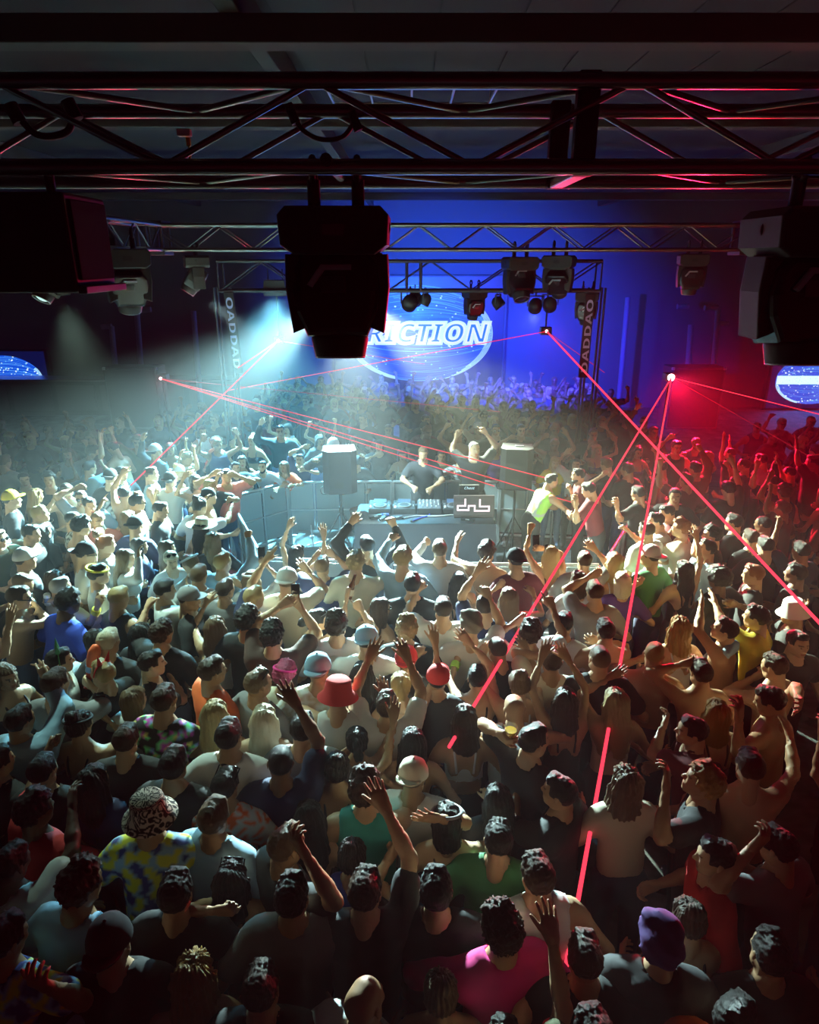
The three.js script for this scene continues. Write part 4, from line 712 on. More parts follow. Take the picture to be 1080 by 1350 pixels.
  for (const q of [-1, 1]) { const a = arms[q]; skinPrims.push(prim(a.S, a.S.clone().lerp(a.E, 0.25), 0.056 * thin, 0.053 * thin, 0.05), prim(a.S.clone().lerp(a.E, 0.2), a.E, 0.053 * thin, 0.041 * thin, 0.03), prim(a.E, a.E.clone().lerp(a.W, 0.35), 0.041 * thin, 0.042 * thin, 0.02), prim(a.E.clone().lerp(a.W, 0.35), a.W, 0.042 * thin, 0.027 * thin, 0.02)); }
  // clothes
  const [kind, colour, extra] = o.top, along = (p) => p.clone().sub(pelvis).dot(dir);
  let topField = null, topPost = null;
  if (kind !== 'bare') {
    const r = kind === 'hoodie' || kind === 'jacket' ? 0.026 : kind === 'strap' || kind === 'crop' ? 0.009 : 0.017;
    topField = mk(r);
    if (woman) for (const q of [-1, 1]) topField.push(prim(chest.clone().add(V(q * 0.068, 0.02, 0)).addScaledVector(fwd, 0.068), chest.clone().add(V(q * 0.07, 0.015, 0)).addScaledVector(fwd, 0.075), 0.062 + r * 0.8, 0.06 + r * 0.8, 0.04));
    const sleeve = { tee: 0.62, vest: 0, tank: 0, strap: 0, crop: 0, long: 2, hoodie: 2, jacket: 2, shirt: 2 }[kind] ?? 0.62;
    if (sleeve > 0) for (const q of [-1, 1]) { const a = arms[q], e = a.S.clone().lerp(a.E, Math.min(1, sleeve)); topField.push(prim(a.S, e, 0.058 * thin + r, (sleeve < 1 ? 0.058 : 0.045) * thin + r, 0.05)); if (sleeve > 1) topField.push(prim(a.E, a.E.clone().lerp(a.W, 0.94), 0.043 * thin + r, 0.03 * thin + r, 0.03)); }
    if (sleeve > 0 || kind === 'tank') for (const q of [-1, 1]) topField.push(prim(neck.clone().addScaledVector(dir, -0.05).add(V(q * 0.13, 0, 0.01)), neck.clone().addScaledVector(dir, 0.005).add(V(q * 0.06, 0, 0.01)), 0.045 + r * 0.8, 0.04 + r * 0.8, 0.05));
    if (kind === 'hoodie') topField.push(prim(neck.clone().add(V(-0.07, 0.0, 0.085)), neck.clone().add(V(0.07, 0.0, 0.085)), 0.055, 0.055, 0.04));
    const lo = kind === 'crop' ? 0.2 : -0.06, hi = kind === 'strap' || kind === 'crop' ? 0.355 : kind === 'tank' ? 0.46 : 0.535, wr = 0.007;
    topPost = (x, y, z, d) => {
      const t = (y - pelvis.y) * dir.y + z * dir.z; d -= wr * noise(x * 13, y * 17, z * 13 + o.id) + wr * 0.4 * noise(x * 34, y * 34, z * 34);
      d = Math.max(d, lo - t);
      if (kind === 'strap' || kind === 'crop') d = Math.max(d, t - hi - (z < 0 ? 0.02 : -0.03));
      else { d = Math.max(d, 0.068 - Math.hypot(x, (z - neck.z) * 0.9 + (kind === 'tank' ? 0.01 : 0.006), (y - neck.y - 0.028) * 0.7)); if (kind === 'tank') { for (const q of [-1, 1]) d = Math.max(d, 0.088 - Math.hypot(x - q * (SW + 0.045), (y - arms[q].S.y) * 0.75, (z - arms[q].S.z) * 0.5)); } }
      return d;
    };
  }
  const under = topField ? (x, y, z) => topPost(x, y, z, fieldDistance(topField, x, y, z)) < -0.001 : null;
  const trunk = meshField(skinPrims, CELL.body[lod], (x, y, z, d) => Math.max(d, 0.9 - y), (x, y, z) => y < 0.93 || (under && (y - pelvis.y) * dir.y + z * dir.z < 0.33 && Math.abs(x) < SW * 0.9 && under(x, y, z)));
  const pieces = [paint(trunk)];
  for (const q of [-1, 1]) {
    const a = arms[q], h = handGeometry(a.pose, q > 0, lod).clone(), want = a.raised ? V(-q * 0.25, 0.1, -1) : V(-q, 0.1, 0.1), z = want.addScaledVector(a.fd, -want.dot(a.fd)).normalize().negate(), x = a.fd.clone().cross(z).normalize();
    if (o.twist) { z.applyAxisAngle(a.fd, o.twist * q); x.applyAxisAngle(a.fd, o.twist * q); }
    const m = new THREE.Matrix4().makeBasis(x.multiplyScalar(woman ? 0.93 : 1.03), a.fd.clone().multiplyScalar(woman ? 0.95 : 1.03), z.multiplyScalar(woman ? 0.93 : 1.03)).setPosition(a.W); h.applyMatrix4(m); pieces.push(h);
    a.palm = a.W.clone().addScaledVector(a.fd, 0.085); a.grip = a.palm.clone().addScaledVector(z, -0.03);
  }
  const hm = new THREE.Matrix4().compose(headLocal, new THREE.Quaternion().setFromEuler(new THREE.Euler(THREE.MathUtils.degToRad(-(o.nod ?? 6)), THREE.MathUtils.degToRad(-(o.turn ?? 0)), THREE.MathUtils.degToRad(o.tilt ?? 0), 'YXZ')), V(1, 1, 1).multiplyScalar(woman ? 0.9 : 0.92));
  pieces.push(headGeometry(woman, lod).clone().applyMatrix4(hm));
  for (const p of pieces) for (const n of Object.keys(p.attributes)) if (!['position', 'normal', 'color'].includes(n)) p.deleteAttribute(n);
  g.name = numbered('person'); scene.add(g);
  part(g, 'body', mergeGeometries(pieces), skinMat(o.skin ?? 'fair'));
  const wear = (name, geometry, material, label) => { const m = part(g, name, geometry, material); m.applyMatrix4(hm); if (label) m.userData.label = label; return m; };
  if (o.hair[0] !== 'bald') wear('hair', hairGeometry((o.hats ?? []).some((h) => ['cap', 'bucket', 'brim', 'turban'].includes(h[0])) && ['short', 'curly', 'spiky', 'afro'].includes(o.hair[0]) ? 'buzz' : o.hair[0], lod), hairMat(o.hair[1]));
  if (topField) {
    let tg = meshField(topField, CELL.top[lod], topPost);
    if (kind === 'strap' || kind === 'crop') {
      const B = (q, t, f) => pelvis.clone().addScaledVector(dir, t).addScaledVector(fwd, f).add(V(q, 0, 0));
      const straps = [-1, 1].map((q) => { const c = new THREE.TubeGeometry(new THREE.CatmullRomCurve3([B(q * 0.08, 0.33, 0.125), B(q * 0.085, 0.43, 0.09), B(q * 0.085, 0.482, 0.02), B(q * 0.08, 0.47, -0.05), B(q * 0.07, 0.4, -0.105), B(q * 0.06, 0.3, -0.112)]), 14, 0.0085, 5); c.deleteAttribute('uv'); return c; });
      tg = mergeGeometries([tg, ...straps]);
    }
    if (extra) paint(tg, (x, y, z) => {
      const c = CLOTH[colour], n = noise(x * 16 + o.id, y * 16, z * 16);
      if (extra === 'sequin') return n > 0.1 ? [[0.7, 0.1, 0.6], [0.2, 0.8, 0.3], [0.9, 0.8, 0.2], [0.3, 0.5, 0.9]][Math.floor(Math.abs(noise(x * 90, y * 90, z * 90)) * 9) % 4] : c;
      if (extra === 'tiedye') return n > 0.12 ? [0.72, 0.68, 0.05] : n > -0.12 ? [0.3, 0.5, 0.65] : [0.04, 0.06, 0.25];
      if (extra === 'pattern') return noise(x * 45, y * 45, z * 45) > 0.02 ? c : CLOTH.white;
      if (extra === 'hivis') { const t = y - pelvis.y; return (t > 0.1 && t < 0.15) || Math.abs(Math.abs(x) - 0.1) < 0.02 ? [0.5, 0.52, 0.5] : c; }
      // print: a blot of pale print on the chest and back
      return Math.abs(x) < 0.11 && y > pelvis.y + 0.12 && y < pelvis.y + 0.36 && noise(x * 38, y * 38, z * 5 + o.id) > 0.0 ? CLOTH.white : c;
    });
    part(g, { tee: 't_shirt', vest: 'vest', tank: 'tank_top', strap: 'strap_top', crop: 'crop_top', long: 'long_sleeve_top', hoodie: 'hoodie', jacket: 'jacket', shirt: 'shirt' }[kind], tg, clothMat(colour, extra));
  }
  part(g, o.skirt ? 'skirt' : 'trousers', legsGeometry(woman, lod, o.skirt ? 'skirt' : 'trousers'), clothMat(o.legs ?? 'charcoal'));
  for (const [h, c, how] of o.hats ?? []) {
    if (h === 'glasses') { const m = part(g, 'sunglasses', hatGeometry('glasses'), M.blackGloss); m.position.set(0, how === 'up' ? 0.105 : 0.006, how === 'up' ? -0.075 : -0.108); if (how === 'up') m.rotation.x = 0.5; m.updateMatrix(); m.applyMatrix4(hm); continue; }
    const name = { cap: 'cap', bucket: 'bucket_hat', brim: 'wide_brim_hat', band: 'headband', hood: 'hood', horns: 'horn_headband', turban: 'head_scarf' }[h], m = part(g, name, hatGeometry(h), c === 'leopard' ? leopardMat() : clothMat(c)); if (how === 'back') m.rotation.y = Math.PI; if (h !== 'horns' && h !== 'hood') m.scale.setScalar(h === 'band' ? 1.08 : 1.05); m.updateMatrix(); m.applyMatrix4(hm);
  }
  if (o.towel) part(g, 'towel', meshField([prim(neck.clone().add(V(-0.13, -0.0, 0.02)), neck.clone().add(V(0, 0.035, 0.07)), 0.05, 0.05, 0.03), prim(neck.clone().add(V(0.13, -0.0, 0.02)), neck.clone().add(V(0, 0.035, 0.07)), 0.05, 0.05, 0.03), prim(neck.clone().add(V(0.14, -0.01, 0.0)), neck.clone().add(V(0.11, -0.2, -0.12)), 0.045, 0.03, 0.03)], 0.018, (x, y, z, d) => d - 0.012 * noise(x * 30, y * 30, z * 30)), clothMat(o.towel));
  if (o.lei) part(g, 'garland', meshField(Array.from({ length: 16 }, (_, i) => { const a = i / 16 * 6.283, p = neck.clone().add(V(Math.sin(a) * 0.13, -0.03 - 0.08 * (1 - Math.cos(a)), -Math.cos(a) * 0.02 - 0.08 * (1 - Math.cos(a)) * 0.6 + 0.06)); return prim(p, p.clone().add(V(0.001, 0.001, 0)), 0.03, 0.03, 0.01); }), 0.014, (x, y, z, d) => d - 0.012 * noise(x * 60, y * 60, z * 60)), clothMat(o.lei));
  if (o.bracelet) { const a = arms[o.bracelet[1] === 'a' ? -imgRight : imgRight], p = a.E.clone().lerp(a.W, 0.72); const m = rod(g, 'wristband', p.clone().addScaledVector(a.fd, -0.03), p.clone().addScaledVector(a.fd, 0.03), 0.042, clothMat(o.bracelet[0])); void m; }
  if (o.beard) { const m = part(g, 'beard', cached('beard' + lod, () => meshField([prim(V(-0.042, -0.06, -0.035), V(0, -0.093, -0.078), 0.036, 0.032, 0.02), prim(V(0.042, -0.06, -0.035), V(0, -0.093, -0.078), 0.036, 0.032, 0.02)], CELL.hair[lod], (x, y, z, d) => Math.max(d - 0.004 * noise(x * 90, y * 90, z * 90), y + 0.05, z < -0.09 && y > -0.078 ? 0.02 : -1)), ), hairMat(o.hair[1] === 'bald' ? 'dark' : o.hair[1])); m.applyMatrix4(hm); }
  const W = (p) => p.clone().applyMatrix4(g.matrixWorld);
  const out = { group: g, o, depth, woman, handA: W(arms[-imgRight].grip), handB: W(arms[imgRight].grip), dirA: arms[-imgRight].fd.clone().transformDirection(g.matrixWorld), dirB: arms[imgRight].fd.clone().transformDirection(g.matrixWorld) };
  FIGURES.push(out);
  return out;
}
function leopardMat() {
  return materialOf('leopard', () => {
    const n = 128, data = new Uint8Array(n * n * 4);
    for (let y = 0; y < n; y++) for (let x = 0; x < n; x++) { const v = Math.abs(noise(x * 0.11, y * 0.11, 3)), d = v > 0.1 && v < 0.26 ? 1 : 0; const c = d ? [28, 20, 16] : [205, 196, 176]; for (let k = 0; k < 3; k++) data[(y * n + x) * 4 + k] = c[k]; data[(y * n + x) * 4 + 3] = 255; }
    const t = new THREE.DataTexture(data, n, n); t.wrapS = t.wrapT = THREE.RepeatWrapping; t.repeat.set(1, 0.7); t.magFilter = THREE.LinearFilter; t.colorSpace = THREE.SRGBColorSpace; t.needsUpdate = true;
    return new THREE.MeshStandardMaterial({ map: t, roughness: 0.9 });
  });
}
// ---------------------------------------------------------------- the crowd: every person picked out in the photograph
// P(head x, head y, turn (0 faces the booth, 90 the picture's right, 180 the camera), hair, top, hand seen on the left, hand seen on the right, more)
let nextId = 0;
const said = [], LIST = [];
function P(px, py, yaw, hair, top, a, b, more = {}) {
  const [hk, hc] = hair.split('/'), t = top.split('/');
  const o = { id: nextId++, px, py, yaw, hair: [hk, hc], top: t, a, b, s: more.f ? range(0.93, 0.98) : range(0.98, 1.04), skin: pick(['pale', 'fair', 'fair', 'tan']), legs: pick(['charcoal', 'black', 'denim', 'navy', 'charcoal']), turn: range(-8, 8), tilt: range(-5, 5), lean: range(0, 9), nod: range(-4, 10), ...more };
  const l = o.lean * Math.PI / 180; o.headAt = atHeight(px, py, (0.97 + 0.5 * Math.cos(l) + 0.165 * Math.cos(l * 0.6)) * o.s); LIST.push(o);
}
const F = { f: 1 };
// the booth
P(558, 598, 180, 'short/light', 'tee/charcoal', [549, 645, 'grip', 0.5, 1], [564, 647, 'grip', 0.5, 1], { lean: 14, nod: 14, turn: 0, s: 1.03, label: 'person behind the DJ mixer in dark t-shirt, both hands on the controls' });
P(625, 592, 192, 'buzz/dark', 'tee/black', [604, 570, 'point', 0.58], [637, 566, 'point', 0.55], { lean: 5, turn: -35, s: 1.1, label: 'person beside the DJ in black t-shirt, pointing up with both arms' });
P(440, 588, 165, 'short/dark', 'jacket/charcoal', [416, 606, 'grip', 0.4, 1], [478, 600, 'wave', 0.5, 1], { hats: [['cap', 'white', '']], turn: 20, s: 1.04, skin: 'tan', legs: 'denim', label: 'person with white cap and dark jacket behind the tripod speaker' });
P(727, 634, 70, 'short/dark', 'vest/lime/hivis', 0, [752, 680, 'relax', 0.5, 1], { lean: 30, legs: 'black', label: 'steward in a yellow-green hi-vis vest leaning over the barrier' });
// people leaning on the barrier and beyond it
P(347, 615, 185, 'short/dark', 'tee/white', [333, 640, 'relax', 0.4, 1], [362, 646, 'relax', 0.45, 1], { beard: 1, lean: 30, nod: -6, skin: 'pale', label: 'bearded person in white t-shirt leaning on the corner barrier', s: 0.9 });
P(370, 616, 190, 'long/light', 'tee/orange/print', 0, [382, 640, 'relax', 0.45, 1], { f: 1, lean: 26, s: 0.88 });
P(322, 610, 170, 'long/brown', 'strap/beige', 0, 0,{ f: 1, s: 0.92, lean: 22 }); P(312, 616, 150, 'short/dark', 'tee/charcoal', 0, [327, 630, 'grip', 0.4, 1], {s: 0.92, lean: 22 });
P(293, 631, 150, 'short/dark', 'tee/salmon', [286, 622, 'relax', 0.3, 1], [305, 624, 'relax', 0.4, 1], { hats: [['glasses', '', 'up']], label: 'person in salmon t-shirt by the barrier, hand at sunglasses on head' });
P(283, 639, 130, 'short/blond', 'tee/charcoal', [270, 656, 'open', 0.5, 1], [301, 658, 'open', 0.5, 1], { lean: 18 });
P(253, 636, 140, 'long/dark', 'strap/black', [245, 624, 'wave', 0.5, 1], [268, 645, 'relax', 0.4, 1], F);
P(228, 633, 20, 'short/dark', 'tee/white/print', 0, [253, 624, 'wave', 0.5], { hats: [['cap', 'black', 'back']] });
P(263, 668, 30, 'bun/dark', 'tee/white', 0, [305, 668, 'open', 0.58], { lean: 14, label: 'person with dark top knot in white t-shirt reaching over the barrier' });
P(266, 696, 25, 'long/dark', 'strap/brown', 0, [300, 741, 'relax', 0.55, 1], { f: 1, hats: [['brim', 'beige']], label: 'person with wide-brimmed felt hat and bare shoulders by the barrier' });
P(205, 671, 85, 'short/dark', 'tee/charcoal/print', 0, 0, { nod: 12, label: 'person in charcoal t-shirt with a large pale print, facing the barrier' });
P(186, 664, 60, 'short/dark', 'tee/white', [178, 652, 'grip', 0.35, 1], 0, { hats: [['glasses', '', '']] });
P(225, 592, 165, 'long/brown', 'strap/lightblue', 0, [243, 612, 'grip', 0.4, 1], F); P(201, 626, 75, 'short/brown', 'tank/lightblue', 0, [205, 650, 'grip', 0.4, 1], {});
P(150, 591, -70, 'short/dark', 'bare', 0, 0, { lean: 16, nod: 20, label: 'shirtless person bending forward in the dim side crowd' });
P(118, 617, 40, 'short/dark', 'tee/lightblue', 0, [132, 609, 'point', 0.55], {}); P(158, 625, 110, 'short/dark', 'tee/black/print', 0, 0, {}); P(147, 629, 10, 'short/black', 'tee/black/print', 0, 0, { hats: [['cap', 'black', 'back']], label: 'person in black t-shirt with pale back print, laser on the shoulder' });
P(88, 647, 130, 'short/brown', 'bare', [75, 655, 'grip', 0.4, 1], 0, { lean: 12, nod: 18 }); P(47, 654, 40, 'wavy/golden', 'strap/black', 0, 0, F); P(15, 660, 60, 'short/dark', 'tee/black', 0, 0, { hats: [['cap', 'yellow', '']], label: 'person with bright yellow cap in the dim side crowd' });
P(32, 632, 150, 'short/dark', 'tee/black', 0, 0); P(65, 633, 160, 'curly/dark', 'tee/black', 0, 0); P(52, 678, 80, 'short/blond', 'tee/black', 0, 0, { nod: -6 }); P(93, 688, 70, 'buzz/dark', 'tee/charcoal/pattern', 0, [136, 659, 'two', 0.58], { label: 'person in black and white patterned t-shirt, two fingers raised' });
P(118, 666, 130, 'short/dark', 'tee/lightblue', 0, 0); P(107, 657, 150, 'short/brown', 'tee/grey', [107, 641, 'grip', 0.35, 1], 0, { hats: [['glasses', '', '']] }); P(140, 685, 170, 'short/light', 'tee/salmon', 0, 0); P(158, 690, 40, 'long/light', 'tee/salmon', 0, 0, F);
P(172, 690, 20, 'short/black', 'tee/navy', 0, 0, { hats: [['cap', 'black', 'back']] }); P(62, 702, 30, 'long/black', 'tee/black', 0, 0, F); P(12, 708, 110, 'short/light', 'tee/olive', 0, 0, { hats: [['glasses', '', '']] }); P(31, 702, 90, 'short/dark', 'tee/black', 0, 0);
P(40, 741, 50, 'short/dark', 'tee/black', 0, 0, { hats: [['cap', 'white', '']] }); P(38, 769, 100, 'short/light', 'tee/black', 0, 0, { nod: 20 }); P(67, 762, 10, 'wavy/brown', 'strap/black', 0, [64, 793, 'grip', 0.45, 1],{ f: 1, hold: ['can', 'b', 'white drinks can held by the person with wavy brown hair'] });
P(111, 731, 65, 'short/black', 'tee/white', 0, 0, { hats: [['glasses', '', ''], ['cap', 'charcoal', 'back']], label: 'person in white t-shirt with sunglasses and backwards dark cap' });
P(139, 719, 60, 'short/ginger', 'tee/white', [124, 704, 'relax', 0.45, 1], 0, { label: 'ginger-haired person in white t-shirt facing the booth' });
P(165, 737, 75, 'long/light', 'long/white', 0, [183, 726, 'wave', 0.4, 1], F); P(183, 722, 60, 'long/dark', 'jacket/navy', 0, 0, F); P(218, 725, 60, 'long/brown', 'strap/charcoal', 0, 0, F);
P(226, 738, 150, 'pony/platinum', 'tee/white', 0, 0, { f: 1, hats: [['glasses', '', 'up']] }); P(252, 744, -60, 'short/light', 'tee/white', 0, 0, { nod: 18, hats: [['band', 'white']] }); P(226, 779, 60, 'short/dark', 'tee/white', 0, [247, 772, 'open', 0.5], {});
P(245, 787, 80, 'short/dark', 'tee/black', 0, 0, { hats: [['cap', 'grey', '']], label: 'person with grey cap and black t-shirt in profile' });
P(93, 771, 40, 'short/grey', 'tee/cream', 0, [131, 792, 'grip', 0.5, 1], { bracelet: ['yellow', 'b'] }); P(109, 762, 60, 'short/dark', 'tee/white', 0, 0, { hats: [['band', 'yellow']] });
P(24, 788, 80, 'short/brown', 'bare', 0, [40, 789, 'open', 0.4], { lean: 10, hats: [['glasses', '', '']], s: 1.05, label: 'shirtless person with sunglasses, hand raised to the brow' });
P(90, 795, 35, 'curly/black', 'tee/blue', 0, 0, { lean: 22, skin: 'dark', s: 1.05, label: 'person in bright blue t-shirt bending forward' });
P(156, 789, 25, 'short/blond', 'tank/charcoal', 0, 0, { nod: 14, label: 'blond person in charcoal tank top among white shirts' });
P(148, 836, 10, 'short/platinum', 'tee/charcoal', 0, 0); P(133, 850, 100, 'bob/black', 'tee/black', 0, 0, F); P(178, 846, 10, 'long/dark', 'tee/black', 0, 0, F);
P(209, 834, 15, 'spiky/brown', 'tee/black', [198, 791, 'fist', 0.56], 0, {}); P(190, 879, 70, 'short/dark', 'tee/charcoal', 0, [219, 882, 'grip', 0.45], { hold: ['phone', 'b', 'black phone held beside the orange t-shirt'] }); P(78, 872, 60, 'short/dark', 'tee/white', [56, 880, 'horns', 0.4], 0, { hats: [['horns', 'green']], label: 'person with green horn headband, hand raised beside the face' });
P(86, 896, 10, 'short/brown', 'tee/grey', 0, [112, 898, 'grip', 0.5], { s: 1.05, label: 'person with short brown hair in grey t-shirt holding an inflatable bat', hold: ['bat', 'b', 'orange inflatable bat with blue band held upright'] });
P(6, 893, 110, 'long/light', 'strap/black', 0, 0, F); P(28, 950, 10, 'short/dark', 'hoodie/lightblue', 0, [56, 884, 'horns', 0.6], { label: 'person in pale blue hoodie, arm raised with horned fingers' });
P(132, 894, -70, 'short/blond', 'tee/black', 0, [148, 909, 'fist', 0.5], { nod: -8, hats: [['horns', 'red']], label: 'person with red horn headband in profile' });
P(105, 958, 10, 'bun/black', 'strap/black', 0, [131, 940, 'grip', 0.5], { f: 1, hats: [['band', 'black']], hold: ['phone', 'b', 'black phone held by the person with black bun and headband'] });
P(178, 922, 30, 'bob/light', 'tee/white', [147, 912, 'fist', 0.5], 0, F); P(205, 937, 15, 'short/brown', 'tee/black/sequin', 0, [251, 978, 'point', 0.5], { s: 1.05, label: 'person in black t-shirt covered with coloured sequins' });
P(279, 886, 50, 'short/brown', 'tee/orange', [246, 898, 'open', 0.5], [293, 922, 'relax', 0.4], { s: 1.05, label: 'person in bright orange t-shirt' });
P(288, 830, 5, 'long/light', 'strap/white', [276, 786, 'wave', 0.57], 0, F); P(322, 817, 20, 'curly/dark', 'tee/black', 0, 0, { s: 1.05 }); P(360, 842, 0, 'curly/dark', 'tee/brown', [380, 792, 'grip', 0.52], [389, 790, 'grip', 0.52], { s: 1.05, label: 'person in dark brown t-shirt filming with a raised phone', hold: ['phone', 'b', 'black phone held up by the person in dark brown'] });
P(335, 789, 40, 'short/blond', 'tee/navy', [361, 719, 'two', 0.6], 0, { label: 'blond person in navy t-shirt, arm stretched towards the booth' }); P(378, 768, 10, 'buzz/light', 'tee/cream', 0, [399, 745, 'open', 0.5], { s: 1.06, hats: [['cap', 'white', 'back'], ['glasses', '', '']], label: 'tall person with backwards white cap in a cream t-shirt' });
P(331, 766, 5, 'long/light', 'tee/white', 0, [344, 738, 'grip', 0.5], { f: 1, hats: [['band', 'white']], hold: ['phone', 'b', 'dark phone raised by the person with white headband'] }); P(286, 748, 20, 'short/blond', 'long/lightblue', 0, [327, 702, 'fist', 0.61], { label: 'blond person in pale blue long sleeves, arm stretched at the barrier' });
P(297, 777, 20, 'short/brown', 'tee/grey', 0, [311, 767, 'relax', 0.45]); P(265, 757, 10, 'short/light', 'tee/white', 0, 0);
P(428, 748, 0, 'short/light', 'tee/navy', [421, 730, 'open', 0.5], [434, 727, 'open', 0.5], { label: 'person in navy t-shirt at the front row, both hands up' }); P(466, 743, 5, 'curly/blond', 'tee/cream', 0, [485, 738, 'horns', 0.5], { s: 1.04, label: 'person with curly blond hair in cream t-shirt at the front row' });
P(531, 738, 10, 'curly/blond', 'long/lightblue', [518, 706, 'relax', 0.58], 0, { s: 1.05, label: 'person in pale blue long sleeves before the booth, hand flopped over' });
P(580, 726, 0, 'short/light', 'shirt/white', [564, 712, 'fist', 0.56], 0, { s: 1.04, label: 'person in white shirt before the dnb sign, fist raised' }); P(642, 729, 15, 'curly/brown', 'bare', [604, 708, 'open', 0.56], 0, { label: 'shirtless person with curly brown hair at the front row' });
P(680, 740, -20, 'short/black', 'tee/maroon', 0, 0, { hats: [['cap', 'black', 'back']], label: 'person in maroon t-shirt with backwards black cap' }); P(726, 732, 0, 'long/blond', 'strap/black', [700, 690, 'fist', 0.62], [709, 722, 'grip', 0.4], { f: 1, hats: [['glasses', '', 'up']], label: 'person with long blond hair holding a phone, fist raised high', hold: ['phone', 'b', 'black phone held up by the person with long blond hair'] });
P(775, 740, 10, 'short/brown', 'tee/grey', 0, [779, 718, 'wave', 0.5]); P(764, 768, 0, 'bob/brown', 'tee/white', 0, 0, F); P(783, 780, -10, 'short/brown', 'tee/grey', [787, 755, 'relax', 0.5], 0); P(605, 768, 0, 'long/dark', 'strap/black', 0, 0, F);
P(418, 818, 65, 'pony/dark', 'strap/black', 0, [462, 770, 'grip', 0.62], { f: 1, hats: [['glasses', '', 'up']], label: 'person with sunglasses on dark hair, raising a brown bottle', hold: ['bottle', 'b', 'brown glass bottle raised above the front rows'] }); P(450, 830, 0, 'curly/brown', 'tee/white', 0, [471, 795, 'point', 0.55], { s: 1.04 });
P(508, 800, 50, 'long/brown', 'strap/black', [497, 792, 'relax', 0.42], 0, { f: 1, hats: [['glasses', '', '']] }); P(538, 774, 5, 'short/black', 'tee/black', 0, 0, { s: 1.04 }); P(484, 892, 0, 'long/black', 'tee/black', 0, 0, F); P(481, 845, 0, 'short/dark', 'tee/white', [470, 842, 'fist', 0.4], 0, { hats: [['cap', 'lightblue', 'back']] });
P(415, 884, 0, 'buzz/light', 'tee/beige/pattern', 0, 0, { s: 1.05, hats: [['cap', 'lightblue', 'back']], label: 'person with backwards pale blue cap in speckled beige t-shirt' }); P(536, 847, 5, 'curly/blond', 'tee/black', 0, 0); P(544, 876, 0, 'short/brown', 'tee/charcoal', 0, 0, { hats: [['cap', 'red', 'back']], s: 0.97, label: 'person with red cap beside the blond bun' });
P(559, 893, 10, 'short/dark', 'tee/charcoal', [553, 856, 'relax', 0.55], 0, { hats: [['cap', 'red', '']], s: 0.96 }); P(539, 898, 0, 'pony/blond', 'strap/black', 0, [574, 828, 'open', 0.62], { f: 1, label: 'person with blond ponytail and black straps, arm raised' });
P(505, 925, 0, 'short/brown', 'tee/white', [495, 829, 'open', 0.64], [528, 815, 'wave', 0.64], { label: 'person in white t-shirt, both arms stretched up before the red caps' }); P(459, 924, 0, 'short/brown', 'tank/white', [450, 907, 'open', 0.35], 0, { hats: [['bucket', 'red', '']], label: 'person with red bucket hat and white tank top' });
P(376, 905, 20, 'curly/pink', 'tee/cream', 0, 0, { f: 1, hats: [['band', 'magenta']], label: 'person with pink-dyed curly hair' }); P(345, 905, 40, 'short/light', 'tee/grey', 0, 0, { hats: [['glasses', '', 'up']] }); P(395, 962, 0, 'short/dark', 'tee/grey', 0, 0, { s: 1.03 });
P(295, 942, 0, 'long/blond', 'strap/black', 0, 0, { f: 1, s: 0.99, label: 'person with long golden blond hair beside the orange t-shirt' }); P(340, 942, 0, 'long/platinum', 'strap/black', 0, 0, { f: 1, s: 0.99, label: 'person with long pale blond hair, back turned' });
P(612, 897, 0, 'short/black', 'crop/black', [606, 862, 'open', 0.6], [607, 830, 'wave', 0.6], { f: 1, bracelet: ['lime', 'a'], label: 'person in black crop top with lime wristband, both arms up' }); P(658, 857, -20, 'buzz/brown', 'tee/black', 0, 0); P(585, 805, 0, 'short/brown', 'tee/white', [554, 770, 'relax', 0.55], [621, 784, 'grip', 0.55]);
P(620, 827, 0, 'curly/dark', 'tee/white', 0, [640, 778, 'relax', 0.58], { hats: [['turban', 'leopard']], label: 'person with speckled head scarf, arm raised' }); P(640, 800, 0, 'short/brown', 'tee/navy', [637, 738, 'open', 0.6], 0); P(670, 790, 0, 'long/light', 'strap/brown', [662, 768, 'relax', 0.5], [700, 776, 'wave', 0.5], F);
P(686, 902, 0, 'bun/light', 'strap/white', [637, 852, 'wave', 0.62], [689, 846, 'open', 0.62], { f: 1, label: 'person with light brown bun and white straps, both arms up' }); P(698, 838, 10, 'curly/brown', 'tee/white', [690, 815, 'grip', 0.4], [724, 790, 'point', 0.58]); P(672, 935, 0, 'bald/none', 'tank/white', 0, [700, 938, 'fist', 0.35], { s: 1.0, label: 'bald person in white tank top' });
P(752, 826, 20, 'short/black', 'tee/white', 0, 0, { lean: 22 }); P(790, 830, 0, 'short/black', 'bare', 0, [783, 843, 'relax', 0.3], { label: 'shirtless person with short black hair, hand at the neck' }); P(788, 870, 0, 'buzz/light', 'tee/black', 0, 0, { s: 1.05, label: 'person with cropped light hair in black t-shirt, back turned' });
P(744, 920, 0, 'long/brown', 'strap/charcoal', [719, 853, 'open', 0.6], [742, 858, 'open', 0.6], { f: 1, label: 'person with long brown hair, both arms stretched up' }); P(728, 880, 0, 'short/brown', 'tee/cream', [733, 870, 'fist', 0.3], 0); P(808, 926, 0, 'long/blond', 'strap/cream', [815, 886, 'open', 0.5], 0, F);
P(468, 968, 0, 'pony/dark', 'strap/cream', 0, [506, 903, 'open', 0.62], { f: 1, bracelet: ['lime', 'b'], label: 'person with dark ponytail and lime cuff on a raised arm' }); P(445, 1011, 0, 'bun/dark', 'strap/charcoal', [463, 988, 'fist', 0.45], [523, 929, 'open', 0.64], { f: 1, label: 'person with dark bun, fist bent beside the head' });
